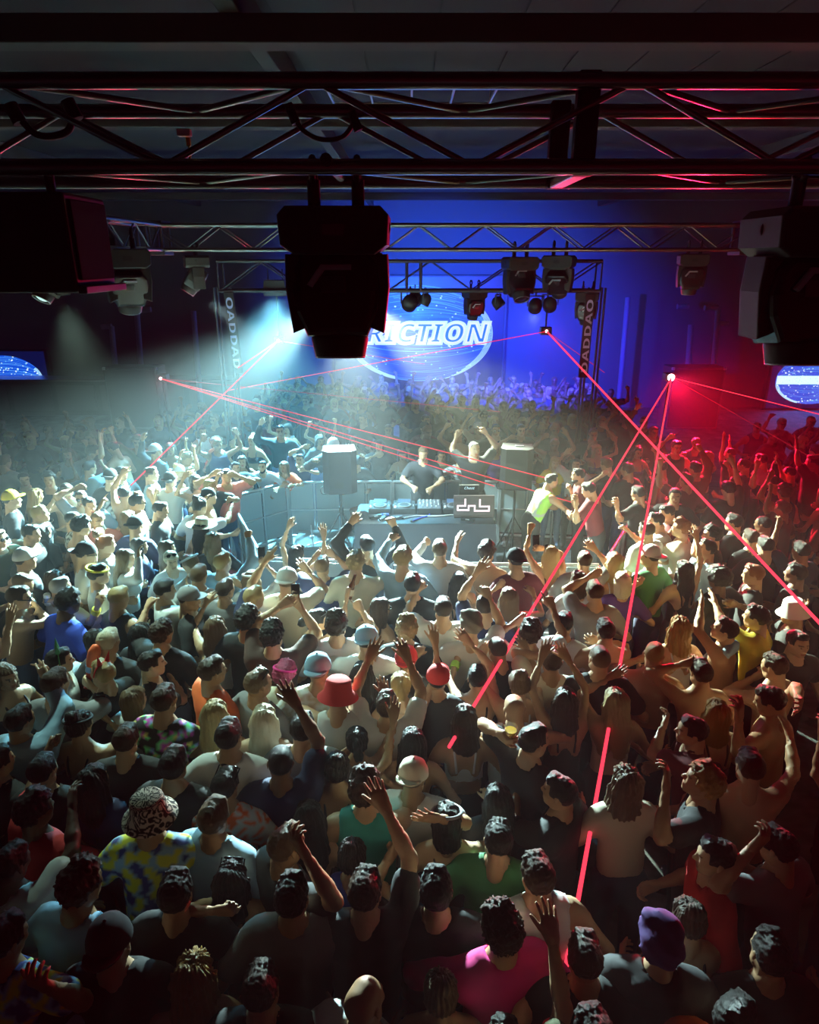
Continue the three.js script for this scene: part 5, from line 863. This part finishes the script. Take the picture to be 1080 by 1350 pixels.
P(458, 1047, 0, 'curly/brown', 'tank/teal', 0, [496, 1020, 'open', 0.5], { s: 1.04, label: 'person with curly brown hair in teal tank top' }); P(501, 1170, 0, 'short/brown', 'tee/charcoal', 0, [494, 1016, 'open', 0.66], { s: 1.04, label: 'person in charcoal t-shirt, one long arm raised' }); P(543, 1035, 15, 'curly/light', 'tee/white', 0, [564, 1077, 'open', 0.5, 1], { hats: [['cap', 'cream', 'back']], label: 'person with backwards cream cap, hand spread to the side' });
P(541, 975, 0, 'long/dark', 'strap/brown', 0, 0, F); P(620, 948, 0, 'long/brown', 'crop/white', 0, 0, { f: 1, label: 'person with long brown hair in white crop top' }); P(703, 978, 55, 'short/black', 'tee/charcoal', [666, 972, 'grip', 0.5, 1], 0, { s: 1.04, label: 'person in charcoal t-shirt holding a yellow drink', hold: ['cup', 'a', 'clear cup of yellow drink held at shoulder height'] });
P(607, 1098, 0, 'bob/dark', 'strap/brown', 0, [644, 1045, 'relax', 0.5], { f: 1, hats: [['band', 'grey']], label: 'person with banded dark hair and bare shoulders' }); P(729, 1044, -55, 'short/black', 'tee/black', [684, 1031, 'two', 0.55], 0, { lei: 'magenta', label: 'person with a magenta flower garland, two fingers raised' }); P(665, 1060, 0, 'long/black', 'tee/black', 0, 0, F); P(645, 1110, 10, 'short/dark', 'tee/green', 0, 0);
P(688, 1152, -10, 'short/brown', 'tank/white', 0, 0, { s: 1.04, label: 'person with short brown hair in white tank top by the beam end' }); P(653, 1209, -15, 'curly/brown', 'jacket/magenta', [614, 1228, 'relax', 0.4], 0, { s: 1.03, label: 'person with curly brown hair in a magenta jacket' }); P(668, 1378, 0, 'short/dark', 'tee/olive', 0, [726, 1194, 'open', 0.62], { label: 'person in olive t-shirt, forearm bent up beside the magenta jacket' }); P(775, 1370, -10, 'short/dark', 'tee/black', [720, 1275, 'wave', 0.55], 0);
P(590, 1307, 0, 'bun/light', 'strap/black', 0, 0, F); P(484, 1322, 30, 'bald/none', 'tee/white', 0, 0, { skin: 'tan', label: 'bald person in white t-shirt under the near truss' }); P(342, 1305, 0, 'short/brown', 'tee/black', 0, 0); P(386, 1179, 0, 'short/dark', 'tee/grey', 0, 0, { s: 1.04, label: 'person with short dark hair in grey t-shirt, back turned' }); P(464, 1135, 0, 'bun/dark', 'tank/blue', 0, 0, { f: 1, label: 'person with dark bun in blue tank top' });
P(313, 1138, 0, 'long/black', 'strap/black', [302, 1200, 'fist', 0.5, 1], 0, { f: 1, hats: [['glasses', '', 'up']] }); P(345, 1106, 50, 'short/light', 'tee/charcoal', 0, [392, 1110, 'relax', 0.45, 1], { s: 1.03 }); P(292, 1085, 20, 'short/light', 'tee/lightblue', 0, 0, { s: 1.03 }); P(297, 1046, 10, 'short/black', 'tee/orange/pattern', 0, 0, { hats: [['glasses', '', 'up']] }); P(298, 988, 5, 'short/dark', 'tee/white', 0, 0, { s: 1.05, label: 'person with short dark hair in white t-shirt, behind the blond hair' });
P(368, 1012, 0, 'buzz/black', 'tee/navy', 0, [380, 905, 'open', 0.64], { skin: 'brown', s: 1.04, label: 'person with shaved head in navy t-shirt, arm raised, lime necklace', lei: 'lime' });
P(51, 1069, 30, 'curly/black', 'tee/red', [69, 976, 'fist', 0.62], [109, 1108, 'relax', 0.45], { skin: 'brown', label: 'person with curly black hair in red t-shirt, fist raised' }); P(202, 1075, 0, 'short/dark', 'tee/yellow/tiedye', 0, [235, 1062, 'grip', 0.5], { s: 1.05, hats: [['bucket', 'leopard', '']], label: 'person with leopard print bucket hat in tie-dye t-shirt' });
P(107, 1168, 20, 'curly/brown', 'tee/lightblue', 0, 0, { lean: 24, s: 1.05, label: 'person with curly brown hair in pale blue t-shirt, bending' }); P(196, 1222, 0, 'short/black', 'tee/black', 0, 0, { hats: [['cap', 'charcoal', 'back']], s: 1.04 }); P(240, 1265, 0, 'wavy/golden', 'strap/black', 0, 0, F); P(5, 1240, 20, 'short/dark', 'tee/yellow/tiedye', 0, [52, 1296, 'relax', 0.5, 1]); P(20, 1130, 20, 'short/black', 'tee/white', 0, [97, 1040, 'wave', 0.64], { skin: 'dark', label: 'dark-skinned person in white t-shirt, spread fingers raised' });
P(10, 1010, 30, 'short/dark', 'tee/black', 0, 0); P(120, 1015, 10, 'long/black', 'tee/navy', 0, 0, F); P(60, 1015, 0, 'short/black', 'tee/black', 0, 0); P(160, 985, 0, 'short/brown', 'tee/charcoal', 0, 0); P(240, 1010, 10, 'short/black', 'tee/black', 0, 0); P(250, 1170, 0, 'short/dark', 'tee/black', 0, 0); P(420, 1090, 0, 'long/dark', 'strap/black', 0, 0, F); P(560, 1180, 0, 'short/dark', 'tee/black', [520, 1120, 'fist', 0.5], 0);
// beyond the reddish barrier
P(861, 736, -40, 'short/dark', 'tee/green', [842, 770, 'relax', 0.4, 1], 0, { hats: [['cap', 'white', 'back']], label: 'person with white cap and dark green t-shirt by the thick beam' }); P(868, 688, -80, 'short/dark', 'tee/white', [822, 694, 'point', 0.5, 1], 0, { lean: 25, label: 'person in glaring white t-shirt bending by the reddish barrier' }); P(900, 752, -15, 'long/black', 'strap/black', 0, [918, 690, 'open', 0.63], { f: 1, label: 'person with long black hair, one arm stretched up' });
P(820, 768, 0, 'bob/platinum', 'tee/purple', 0, 0, F); P(808, 742, 0, 'long/blond', 'strap/white', 0, 0, F); P(935, 705, -70, 'curly/dark', 'tee/black', [920, 700, 'relax', 0.35, 1], 0); P(932, 724, -90, 'short/dark', 'tee/lightblue', 0, 0, { nod: -10 }); P(951, 762, -30, 'afro/black', 'tee/black', 0, [965, 795, 'relax', 0.4, 1], { skin: 'brown' }); P(987, 758, -70, 'short/ginger', 'tee/black', 0, 0);
P(964, 829, -60, 'short/black', 'bare', [926, 790, 'open', 0.6], 0, { nod: -14, towel: 'lightblue', label: 'shirtless person with a pale blue towel round the neck' }); P(1000, 821, -55, 'short/dark', 'tee/yellow', [938, 783, 'open', 0.64], 0, { label: 'person in yellow t-shirt, arm stretched towards the booth' }); P(1046, 808, -60, 'short/dark', 'tee/black', 0, [1058, 802, 'wave', 0.35], { hats: [['bucket', 'white', '']], label: 'person with white bucket hat at the thick beam end' });
P(1041, 843, 170, 'short/black', 'tee/black', 0, 0, { skin: 'pale', turn: 0, label: 'person in black t-shirt facing away from the booth, below the bucket hat' }); P(1022, 880, -30, 'short/brown', 'bare', [1004, 888, 'grip', 0.4], 0); P(1014, 925, -50, 'short/black', 'bare', [975, 935, 'relax', 0.5, 1], [1055, 928, 'wave', 0.55, 1], { nod: 16, label: 'shirtless person with short black hair looking down, arms spread' }); P(947, 943, 0, 'long/golden', 'strap/brown', 0, 0, { f: 1 });
P(906, 882, -10, 'short/black', 'bare', [912, 873, 'relax', 0.3], 0); P(880, 870, 20, 'buzz/blond', 'bare', [852, 866, 'fist', 0.5], 0); P(896, 829, 0, 'wavy/golden', 'strap/white', 0, 0, F); P(914, 963, -70, 'short/black', 'tee/maroon', [880, 945, 'relax', 0.5], 0, { nod: -4 }); P(825, 1034, -5, 'wavy/light', 'tee/beige', 0, 0, { f: 1, s: 1.0, label: 'person with long wavy light brown hair in beige t-shirt' });
P(931, 1030, -60, 'curly/golden', 'tee/black', [880, 1020, 'relax', 0.4, 1], 0, { nod: -16 }); P(985, 1015, 10, 'short/brown', 'bare', 0, [1040, 957, 'relax', 0.6], { label: 'shirtless person with brown hair, arm stretched sideways' }); P(945, 1136, -80, 'short/black', 'tee/red', 0, 0, { nod: 0, skin: 'pale', label: 'person in red t-shirt in profile, dark surroundings' }); P(1027, 1118, -30, 'short/dark', 'tee/grey', [1006, 1105, 'relax', 0.4, 1], 0); P(915, 1228, 0, 'bun/brown', 'strap/black', 0, 0, F); P(1000, 1262, 0, 'short/dark', 'tee/black', 0, 0); P(862, 1252, 10, 'short/dark', 'hoodie/charcoal', 0, 0, { hats: [['turban', 'purple']], label: 'person with dark patterned head wrap and charcoal hoodie' }); P(955, 1318, 60, 'short/dark', 'tee/orange', 0, 0, { lean: 30, label: 'person in dull orange t-shirt bending, under the near truss' }); P(800, 1262, 0, 'short/brown', 'tee/black', 0, 0);
P(853, 700, -30, 'short/brown', 'tee/white', 0, 0); P(763, 627, -80, 'short/dark', 'tee/maroon', [751, 642, 'fist', 0.4, 1], 0, { beard: 1, label: 'bearded person in maroon t-shirt beside the hi-vis steward' }); P(777, 646, -60, 'short/dark', 'tee/maroon', [760, 660, 'relax', 0.4, 1], 0, { nod: 20, lean: 16 }); P(842, 651, -50, 'short/dark', 'tee/black', [813, 664, 'relax', 0.5, 1], 0); P(890, 654, 200, 'short/dark', 'tee/black', 0, 0); P(828, 620, -30, 'short/brown', 'tee/black', 0, 0); P(800, 613, -40, 'short/light', 'tee/black', [797, 625, 'point', 0.4, 1], 0); P(880, 677, -80, 'short/dark', 'tee/maroon', 0, 0, { nod: 16 }); P(899, 697, -60, 'curly/ginger', 'tee/cream', [886, 700, 'open', 0.5], 0);
P(973, 690, -40, 'short/dark', 'tee/black', 0, 0); P(1003, 692, -40, 'buzz/dark', 'tee/black', 0, 0, { skin: 'tan' }); P(990, 710, -20, 'short/brown', 'tee/black', 0, 0); P(1010, 720, 0, 'short/dark', 'tee/black', 0, 0); P(1055, 727, -20, 'short/dark', 'tee/navy', [1028, 688, 'wave', 0.6], 0); P(1050, 757, -40, 'short/black', 'tee/black', 0, 0, { skin: 'brown' });
P(531, 600, 180, 'long/brown', 'strap/beige', 0, 0, { f: 1, label: 'person in beige strap top at the barrier beside the DJ', s: 0.9, lean: 18 }); P(583, 601, 180, 'short/dark', 'tee/olive', 0, 0, { s: 0.91, lean: 20 }); P(606, 606, 185, 'short/brown', 'tee/grey/pattern', [598, 622, 'relax', 0.4, 1], 0, { s: 0.9, lean: 20 }); P(654, 567, 180, 'short/dark', 'tee/black', 0, 0, { hats: [['glasses', '', '']] }); P(687, 567, 180, 'short/dark', 'tee/black', [676, 575, 'wave', 0.4, 1], 0); P(734, 611, 190, 'wavy/golden', 'tee/yellow', 0, 0,{ f: 1, s: 0.9 }); P(758, 612, 200, 'short/dark', 'tee/white', [748, 595, 'wave', 0.5], 0, { s: 0.92 });
P(500, 588, 180, 'long/dark', 'tee/charcoal', [501, 598, 'wave', 0.35, 1], 0,{ f: 1, s: 0.95 }); P(395, 606, 175, 'short/dark', 'tee/navy', [404, 588, 'wave', 0.5, 1], [398, 618, 'wave', 0.4, 1], { s: 0.9, lean: 20 }); P(470, 610, 180, 'short/light', 'tee/charcoal', 0, 0, { s: 0.88, lean: 25 });

// people closer than shoulders allow step apart a little
for (let k = 0; k < 12; k++) for (let i = 0; i < LIST.length; i++) for (let j = i + 1; j < LIST.length; j++) {
  const p = LIST[i].headAt, q = LIST[j].headAt, dx = q.x - p.x, dz = q.z - p.z, l = Math.hypot(dx, dz) + 1e-6, gap = 0.36;
  if (l < gap) { const m = (gap - l) * 0.22 / l; p.x -= dx * m * 0.6; q.x += dx * m * 0.6; p.z -= dz * m; q.z += dz * m; }
}
for (const o of LIST) said.push(figure(o));

// ---------------------------------------------------------------- the rest of the crowd, packed into the free floor
{
  const pit = (x, D) => D > 7.15 && D < 11.1 && x > -2.9 + Math.max(0, (9.9 - D) * 0.42) - 0.35 && x < 3.5 - Math.max(0, (9.0 - D) * 0.5) + 0.25;
  const corner = (x, D) => D > 9.9 && D < 11.1 && x < -1.6 && x > -2.7;
  const taken = FIGURES.map((f) => [f.group.position.x, -f.group.position.z]);
  const seenX = (D) => 540 / FOCAL * (D * Math.cos(PITCH) + 2.9 * Math.sin(PITCH)) + 0.5;
  const spots = [];
  for (let D = 1.75; D < 20.6; D += D < 11 ? 0.46 : 0.62) for (let x = -7; x <= 7.4; x += D < 11 ? 0.47 : 0.6) {
    const q = [x + range(-0.12, 0.12), D + range(-0.12, 0.12)];
    if (Math.abs(q[0]) > seenX(q[1]) || pit(...q) || (corner(...q) && 0)) continue;
    if (q[1] > 12.4 && q[1] < 13.6 && (Math.abs(Math.abs(q[0]) - 3.4) < 0.4 || Math.abs(Math.abs(q[0]) - 4.85) < 0.35)) continue;
    if (q[0] < -4 && q[1] > 12 || q[0] > 4.6 && q[1] > 12.6) continue;
    spots.push(q);
  }
  spots.sort((a, b) => a[1] - b[1]);
  const quota = 298 - FIGURES.length; let made = 0;
  const far = spots.filter(([, D]) => D > 11), close = spots.filter(([, D]) => D <= 11);
  const place = ([x, D], gap) => {
    if (made >= quota || taken.some(([a, b]) => (a - x) ** 2 + (b - D) ** 2 < gap * gap)) return;
    taken.push([x, D]); made++;
    const behind = D > 10.9 && Math.abs(x) < 6, f = rnd() < 0.38 ? 1 : 0;
    const up = () => rnd() < (behind ? 0.42 : D < 3.2 ? 0.12 : D < 7 ? 0.5 : 0.35) ? { l: [range(-0.08, 0.2), range(0.42, 0.57), range(-0.28, -0.04)], p: pick(['open', 'fist', 'wave', 'point', 'relax']) } : 0;
    const side = x < -2.4 ? 40 : x > 2.8 ? -40 : 0;
    const o = { id: nextId++, at: [x, D], f, yaw: behind ? 180 + range(-25, 25) : side * Math.min(1, D / 6) + range(-30, 30), hair: f ? [pick(['long', 'pony', 'bun', 'wavy', 'bob']), pick(['dark', 'brown', 'blond', 'light', 'black'])] : [pick(['short', 'short', 'curly', 'buzz', 'spiky']), pick(['dark', 'brown', 'black', 'light'])], top: (f ? [pick(['strap', 'crop', 'tee', 'tank']), pick(['black', 'black', 'white', 'charcoal', 'navy', 'beige', 'purple'])] : rnd() < (D < 3.4 ? 0.03 : 0.12) ? ['bare'] : [pick(['tee', 'tee', 'tank', 'long']), pick(D < 3.6 || D > 10.9 ? ['black', 'charcoal', 'navy', 'black', 'maroon', 'olive'] : ['black', 'charcoal', 'white', 'navy', 'grey', 'black', 'maroon'])]), a: up(), b: up(), s: f ? range(0.91, 0.98) : range(0.96, 1.05), skin: D > 10.9 ? pick(['tan', 'fair', 'brown']) : pick(['pale', 'fair', 'fair', 'tan', 'brown']), legs: pick(['charcoal', 'black', 'denim', 'navy']), turn: range(-15, 15), tilt: range(-6, 6), lean: range(0, 10), nod: range(-4, 12), hats: rnd() < 0.1 ? [['cap', pick(['black', 'white', 'navy']), 'back']] : rnd() < 0.06 ? [['glasses', '', 'up']] : [] };  // far figures get darker skin and clothes in place of dim light
    said.push(figure(o));
  };
  for (const q of close) place(q, q[1] < 3.6 ? 0.46 : 0.48);
  for (const q of far.filter(([, D]) => D < 13.2).sort((a, b) => Math.abs(a[0]) - Math.abs(b[0]) + (a[1] - b[1]) * 0.25)) place(q, 0.5);
}
// back of the crowd; its dimness is put into dark skin and clothes
{
  const members = [];
  for (let i = 0; i < 9; i++) {
    const f = rnd() < 0.4 ? 1 : 0, up = () => rnd() < 0.5 ? { l: [range(-0.08, 0.22), range(0.36, 0.54), range(-0.3, -0.08)], p: pick(['open', 'fist', 'wave', 'point']) } : 0;
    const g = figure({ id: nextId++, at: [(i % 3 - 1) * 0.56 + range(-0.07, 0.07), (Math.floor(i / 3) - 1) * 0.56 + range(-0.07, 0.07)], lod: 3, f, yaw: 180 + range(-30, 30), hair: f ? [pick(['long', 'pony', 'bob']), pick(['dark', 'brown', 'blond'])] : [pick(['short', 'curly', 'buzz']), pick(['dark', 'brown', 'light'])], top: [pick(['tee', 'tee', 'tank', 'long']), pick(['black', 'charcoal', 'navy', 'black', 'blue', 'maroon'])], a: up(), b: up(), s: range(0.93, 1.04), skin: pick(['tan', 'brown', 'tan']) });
    FIGURES.pop(); scene.remove(g.group); used.set('person', used.get('person') - 1); g.group.updateMatrixWorld(true);
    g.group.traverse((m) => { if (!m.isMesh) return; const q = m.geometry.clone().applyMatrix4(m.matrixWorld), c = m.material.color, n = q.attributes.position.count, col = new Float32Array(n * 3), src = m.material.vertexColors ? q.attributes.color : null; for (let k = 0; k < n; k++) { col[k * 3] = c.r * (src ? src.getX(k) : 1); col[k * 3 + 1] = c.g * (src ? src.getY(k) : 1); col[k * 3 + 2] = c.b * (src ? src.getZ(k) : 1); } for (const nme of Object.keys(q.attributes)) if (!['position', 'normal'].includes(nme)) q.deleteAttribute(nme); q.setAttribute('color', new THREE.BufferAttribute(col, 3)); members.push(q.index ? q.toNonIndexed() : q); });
  }
  const cluster = mergeGeometries(members), places = [], taken = FIGURES.map((f) => [f.group.position.x, -f.group.position.z]);
  for (let D = 12.2; D < 18.4; D += 1.62) for (let x = -9.4; x <= 9.6; x += 1.66) {
    const cx = x + range(-0.12, 0.12), cd = D + range(-0.1, 0.1);
    if (cd > (Math.abs(cx) > 4.4 ? 12.6 : 18.3)) continue;
    if (taken.some(([a, b]) => Math.abs(a - cx) < 0.95 && Math.abs(b - cd) < 0.95)) continue;
    places.push([cx, cd, 0]);
  }
  for (let D = 2.4; D < 12; D += 1.66) for (const s of [-1, 1]) for (let k = 0; k < 2; k++) {
    const x = s * (540 / FOCAL * (D * Math.cos(PITCH) + 2.9 * Math.sin(PITCH)) + 1.55 + k * 1.7); if (Math.abs(x) < 13) places.push([x, D + range(-0.1, 0.1), Math.PI]);
  }
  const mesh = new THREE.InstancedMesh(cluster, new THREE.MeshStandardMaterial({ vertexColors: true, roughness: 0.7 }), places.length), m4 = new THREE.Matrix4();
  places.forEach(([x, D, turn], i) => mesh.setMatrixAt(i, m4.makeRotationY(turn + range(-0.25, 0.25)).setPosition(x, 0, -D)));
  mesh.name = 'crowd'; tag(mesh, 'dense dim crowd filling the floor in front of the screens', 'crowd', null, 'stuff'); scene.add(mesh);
}
// ---------------------------------------------------------------- labels
{
  const TOP = { tee: 't-shirt', vest: 'vest', tank: 'tank top', strap: 'strap top', crop: 'crop top', long: 'long-sleeved top', hoodie: 'hoodie', jacket: 'jacket', shirt: 'shirt' };
  const COL = { lightblue: 'pale blue', charcoal: 'charcoal', lime: 'lime green' }, HC = { light: 'light brown', platinum: 'pale blond', golden: 'golden', dark: 'dark', pink: 'pink' }, HK = { buzz: 'cropped', spiky: 'spiky', pony: 'ponytailed', bun: 'bunned', bob: 'bobbed', wavy: 'wavy' };
  for (const f of said) {
    const o = f.o, g = f.group, x = g.position.x, D = f.depth;
    const [zone, group] = D > 10.9 ? ['behind the booth', 'crowd behind the booth'] : x < -2.2 && D > 5.6 ? ['near corner barrier', 'crowd beside the corner barrier'] : x > 2.6 && D > 5.2 ? ['near reddish barrier', 'crowd beyond the reddish barrier'] : D < 3.5 ? ['under near truss', 'crowd under the near truss'] : ['before the booth', 'crowd on the floor before the booth'];
    const n = (o.a ? 1 : 0) + (o.b ? 1 : 0), hat = (o.hats ?? []).find((h) => h[0] !== 'glasses'), glasses = (o.hats ?? []).find((h) => h[0] === 'glasses');
    const head = hat ? `with ${COL[hat[1]] ?? hat[1]} ${{ cap: 'cap', bucket: 'bucket hat', brim: 'brimmed hat', band: 'headband', hood: 'hood', horns: 'horns', turban: 'head scarf' }[hat[0]]}` : o.hair[0] === 'bald' ? 'with bald head' : `with ${HK[o.hair[0]] ?? o.hair[0]} ${HC[o.hair[1]] ?? o.hair[1]} hair`;
    const wear = o.top[0] === 'bare' ? 'bare-chested' : `in ${COL[o.top[1]] ?? o.top[1]} ${TOP[o.top[0]]}`;
    g.userData.label = o.label ?? `person ${head}${glasses && !hat && !o.top[0].startsWith('long') ? ' and sunglasses' : ''}, ${wear}, ${n === 2 ? 'hands up' : n === 1 ? 'hand up' : glasses && !hat ? '' : 'hands down, '}${n ? ', ' : ''}${zone}`;
    g.userData.category = 'person'; g.userData.group = group;
  }
}
// ---------------------------------------------------------------- things held in raised hands
for (const f of said) {
  if (!f.o.hold) continue;
  const [kind, hand, label] = f.o.hold, at = hand === 'a' ? f.handA : f.handB, along = hand === 'a' ? f.dirA : f.dirB;
  const g = thing({ phone: 'phone', bottle: 'bottle', cup: 'drink_cup', bat: 'inflatable_bat', can: 'drinks_can' }[kind], label, { phone: 'phone', bottle: 'bottle', cup: 'cup', bat: 'inflatable', can: 'can' }[kind], at.toArray());
  if (kind === 'phone') { g.rotation.set(-0.35, 0, 0.05); part(g, 'case', box(0.076, 0.155, 0.01, 0.004), M.blackGloss, [0, 0.05, 0]); part(g, 'screen', box(0.068, 0.145, 0.002, 0.0008), M.lens, [0, 0.05, 0.0058]); part(g, 'camera_bump', box(0.03, 0.03, 0.004, 0.0015), M.black, [-0.016, 0.105, -0.006]); continue; }
  g.quaternion.setFromUnitVectors(UP_Y, kind === 'bottle' || kind === 'bat' ? V(0.3, 1, -0.2).normalize() : V(0.05, 1, 0).normalize()); void along;
  if (kind === 'bottle') { part(g, 'glass', hatLathe([[0, 0.14], [0.012, 0.14], [0.013, 0.075], [0.03, 0.03], [0.031, -0.09], [0, -0.09]].map(([x, y]) => [x + 0.0001, y]), 20), std(0.1, 0.03, 0.012, 0.12)); part(g, 'paper_label', new THREE.CylinderGeometry(0.0316, 0.0316, 0.06, 20, 1, true), std(0.5, 0.42, 0.3, 0.7), [0, -0.03, 0]); }
  if (kind === 'cup') { part(g, 'cup', new THREE.LatheGeometry([[0.028, -0.05], [0.04, 0.07], [0.041, 0.072], [0.0385, 0.07], [0.027, -0.047]].map(([x, y]) => new THREE.Vector2(x, y)), 24), new THREE.MeshPhysicalMaterial({ color: 0xffffff, transmission: 1, thickness: 0, roughness: 0.08 })); part(g, 'drink', new THREE.CylinderGeometry(0.036, 0.027, 0.09, 20), std(0.8, 0.5, 0.05, 0.3), [0, 0, 0]); }
  if (kind === 'can') { part(g, 'can', hatLathe([[0, 0.062], [0.026, 0.062], [0.032, 0.052], [0.033, -0.05], [0.026, -0.06], [0, -0.06]], 20), std(0.75, 0.76, 0.78, 0.3, 0.3)); part(g, 'print_band', new THREE.CylinderGeometry(0.0334, 0.0334, 0.05, 20, 1, true), std(0.1, 0.13, 0.3, 0.4)); }
  if (kind === 'bat') { part(g, 'barrel', hatLathe([[0, 0.3], [0.03, 0.29], [0.05, 0.24], [0.048, 0.15], [0.035, 0.09], [0, 0.09]], 20), std(0.85, 0.16, 0.06, 0.35)); part(g, 'band', new THREE.CylinderGeometry(0.042, 0.036, 0.05, 20), std(0.25, 0.5, 0.85, 0.35), [0, 0.09, 0]); part(g, 'grip', new THREE.CylinderGeometry(0.03, 0.02, 0.16, 16), std(0.6, 0.06, 0.04, 0.4), [0, 0.0, 0]); }
}
scene.traverse((o) => { if (o.isMesh) { o.castShadow = true; o.receiveShadow = true; } });
renderer.render(scene, camera);
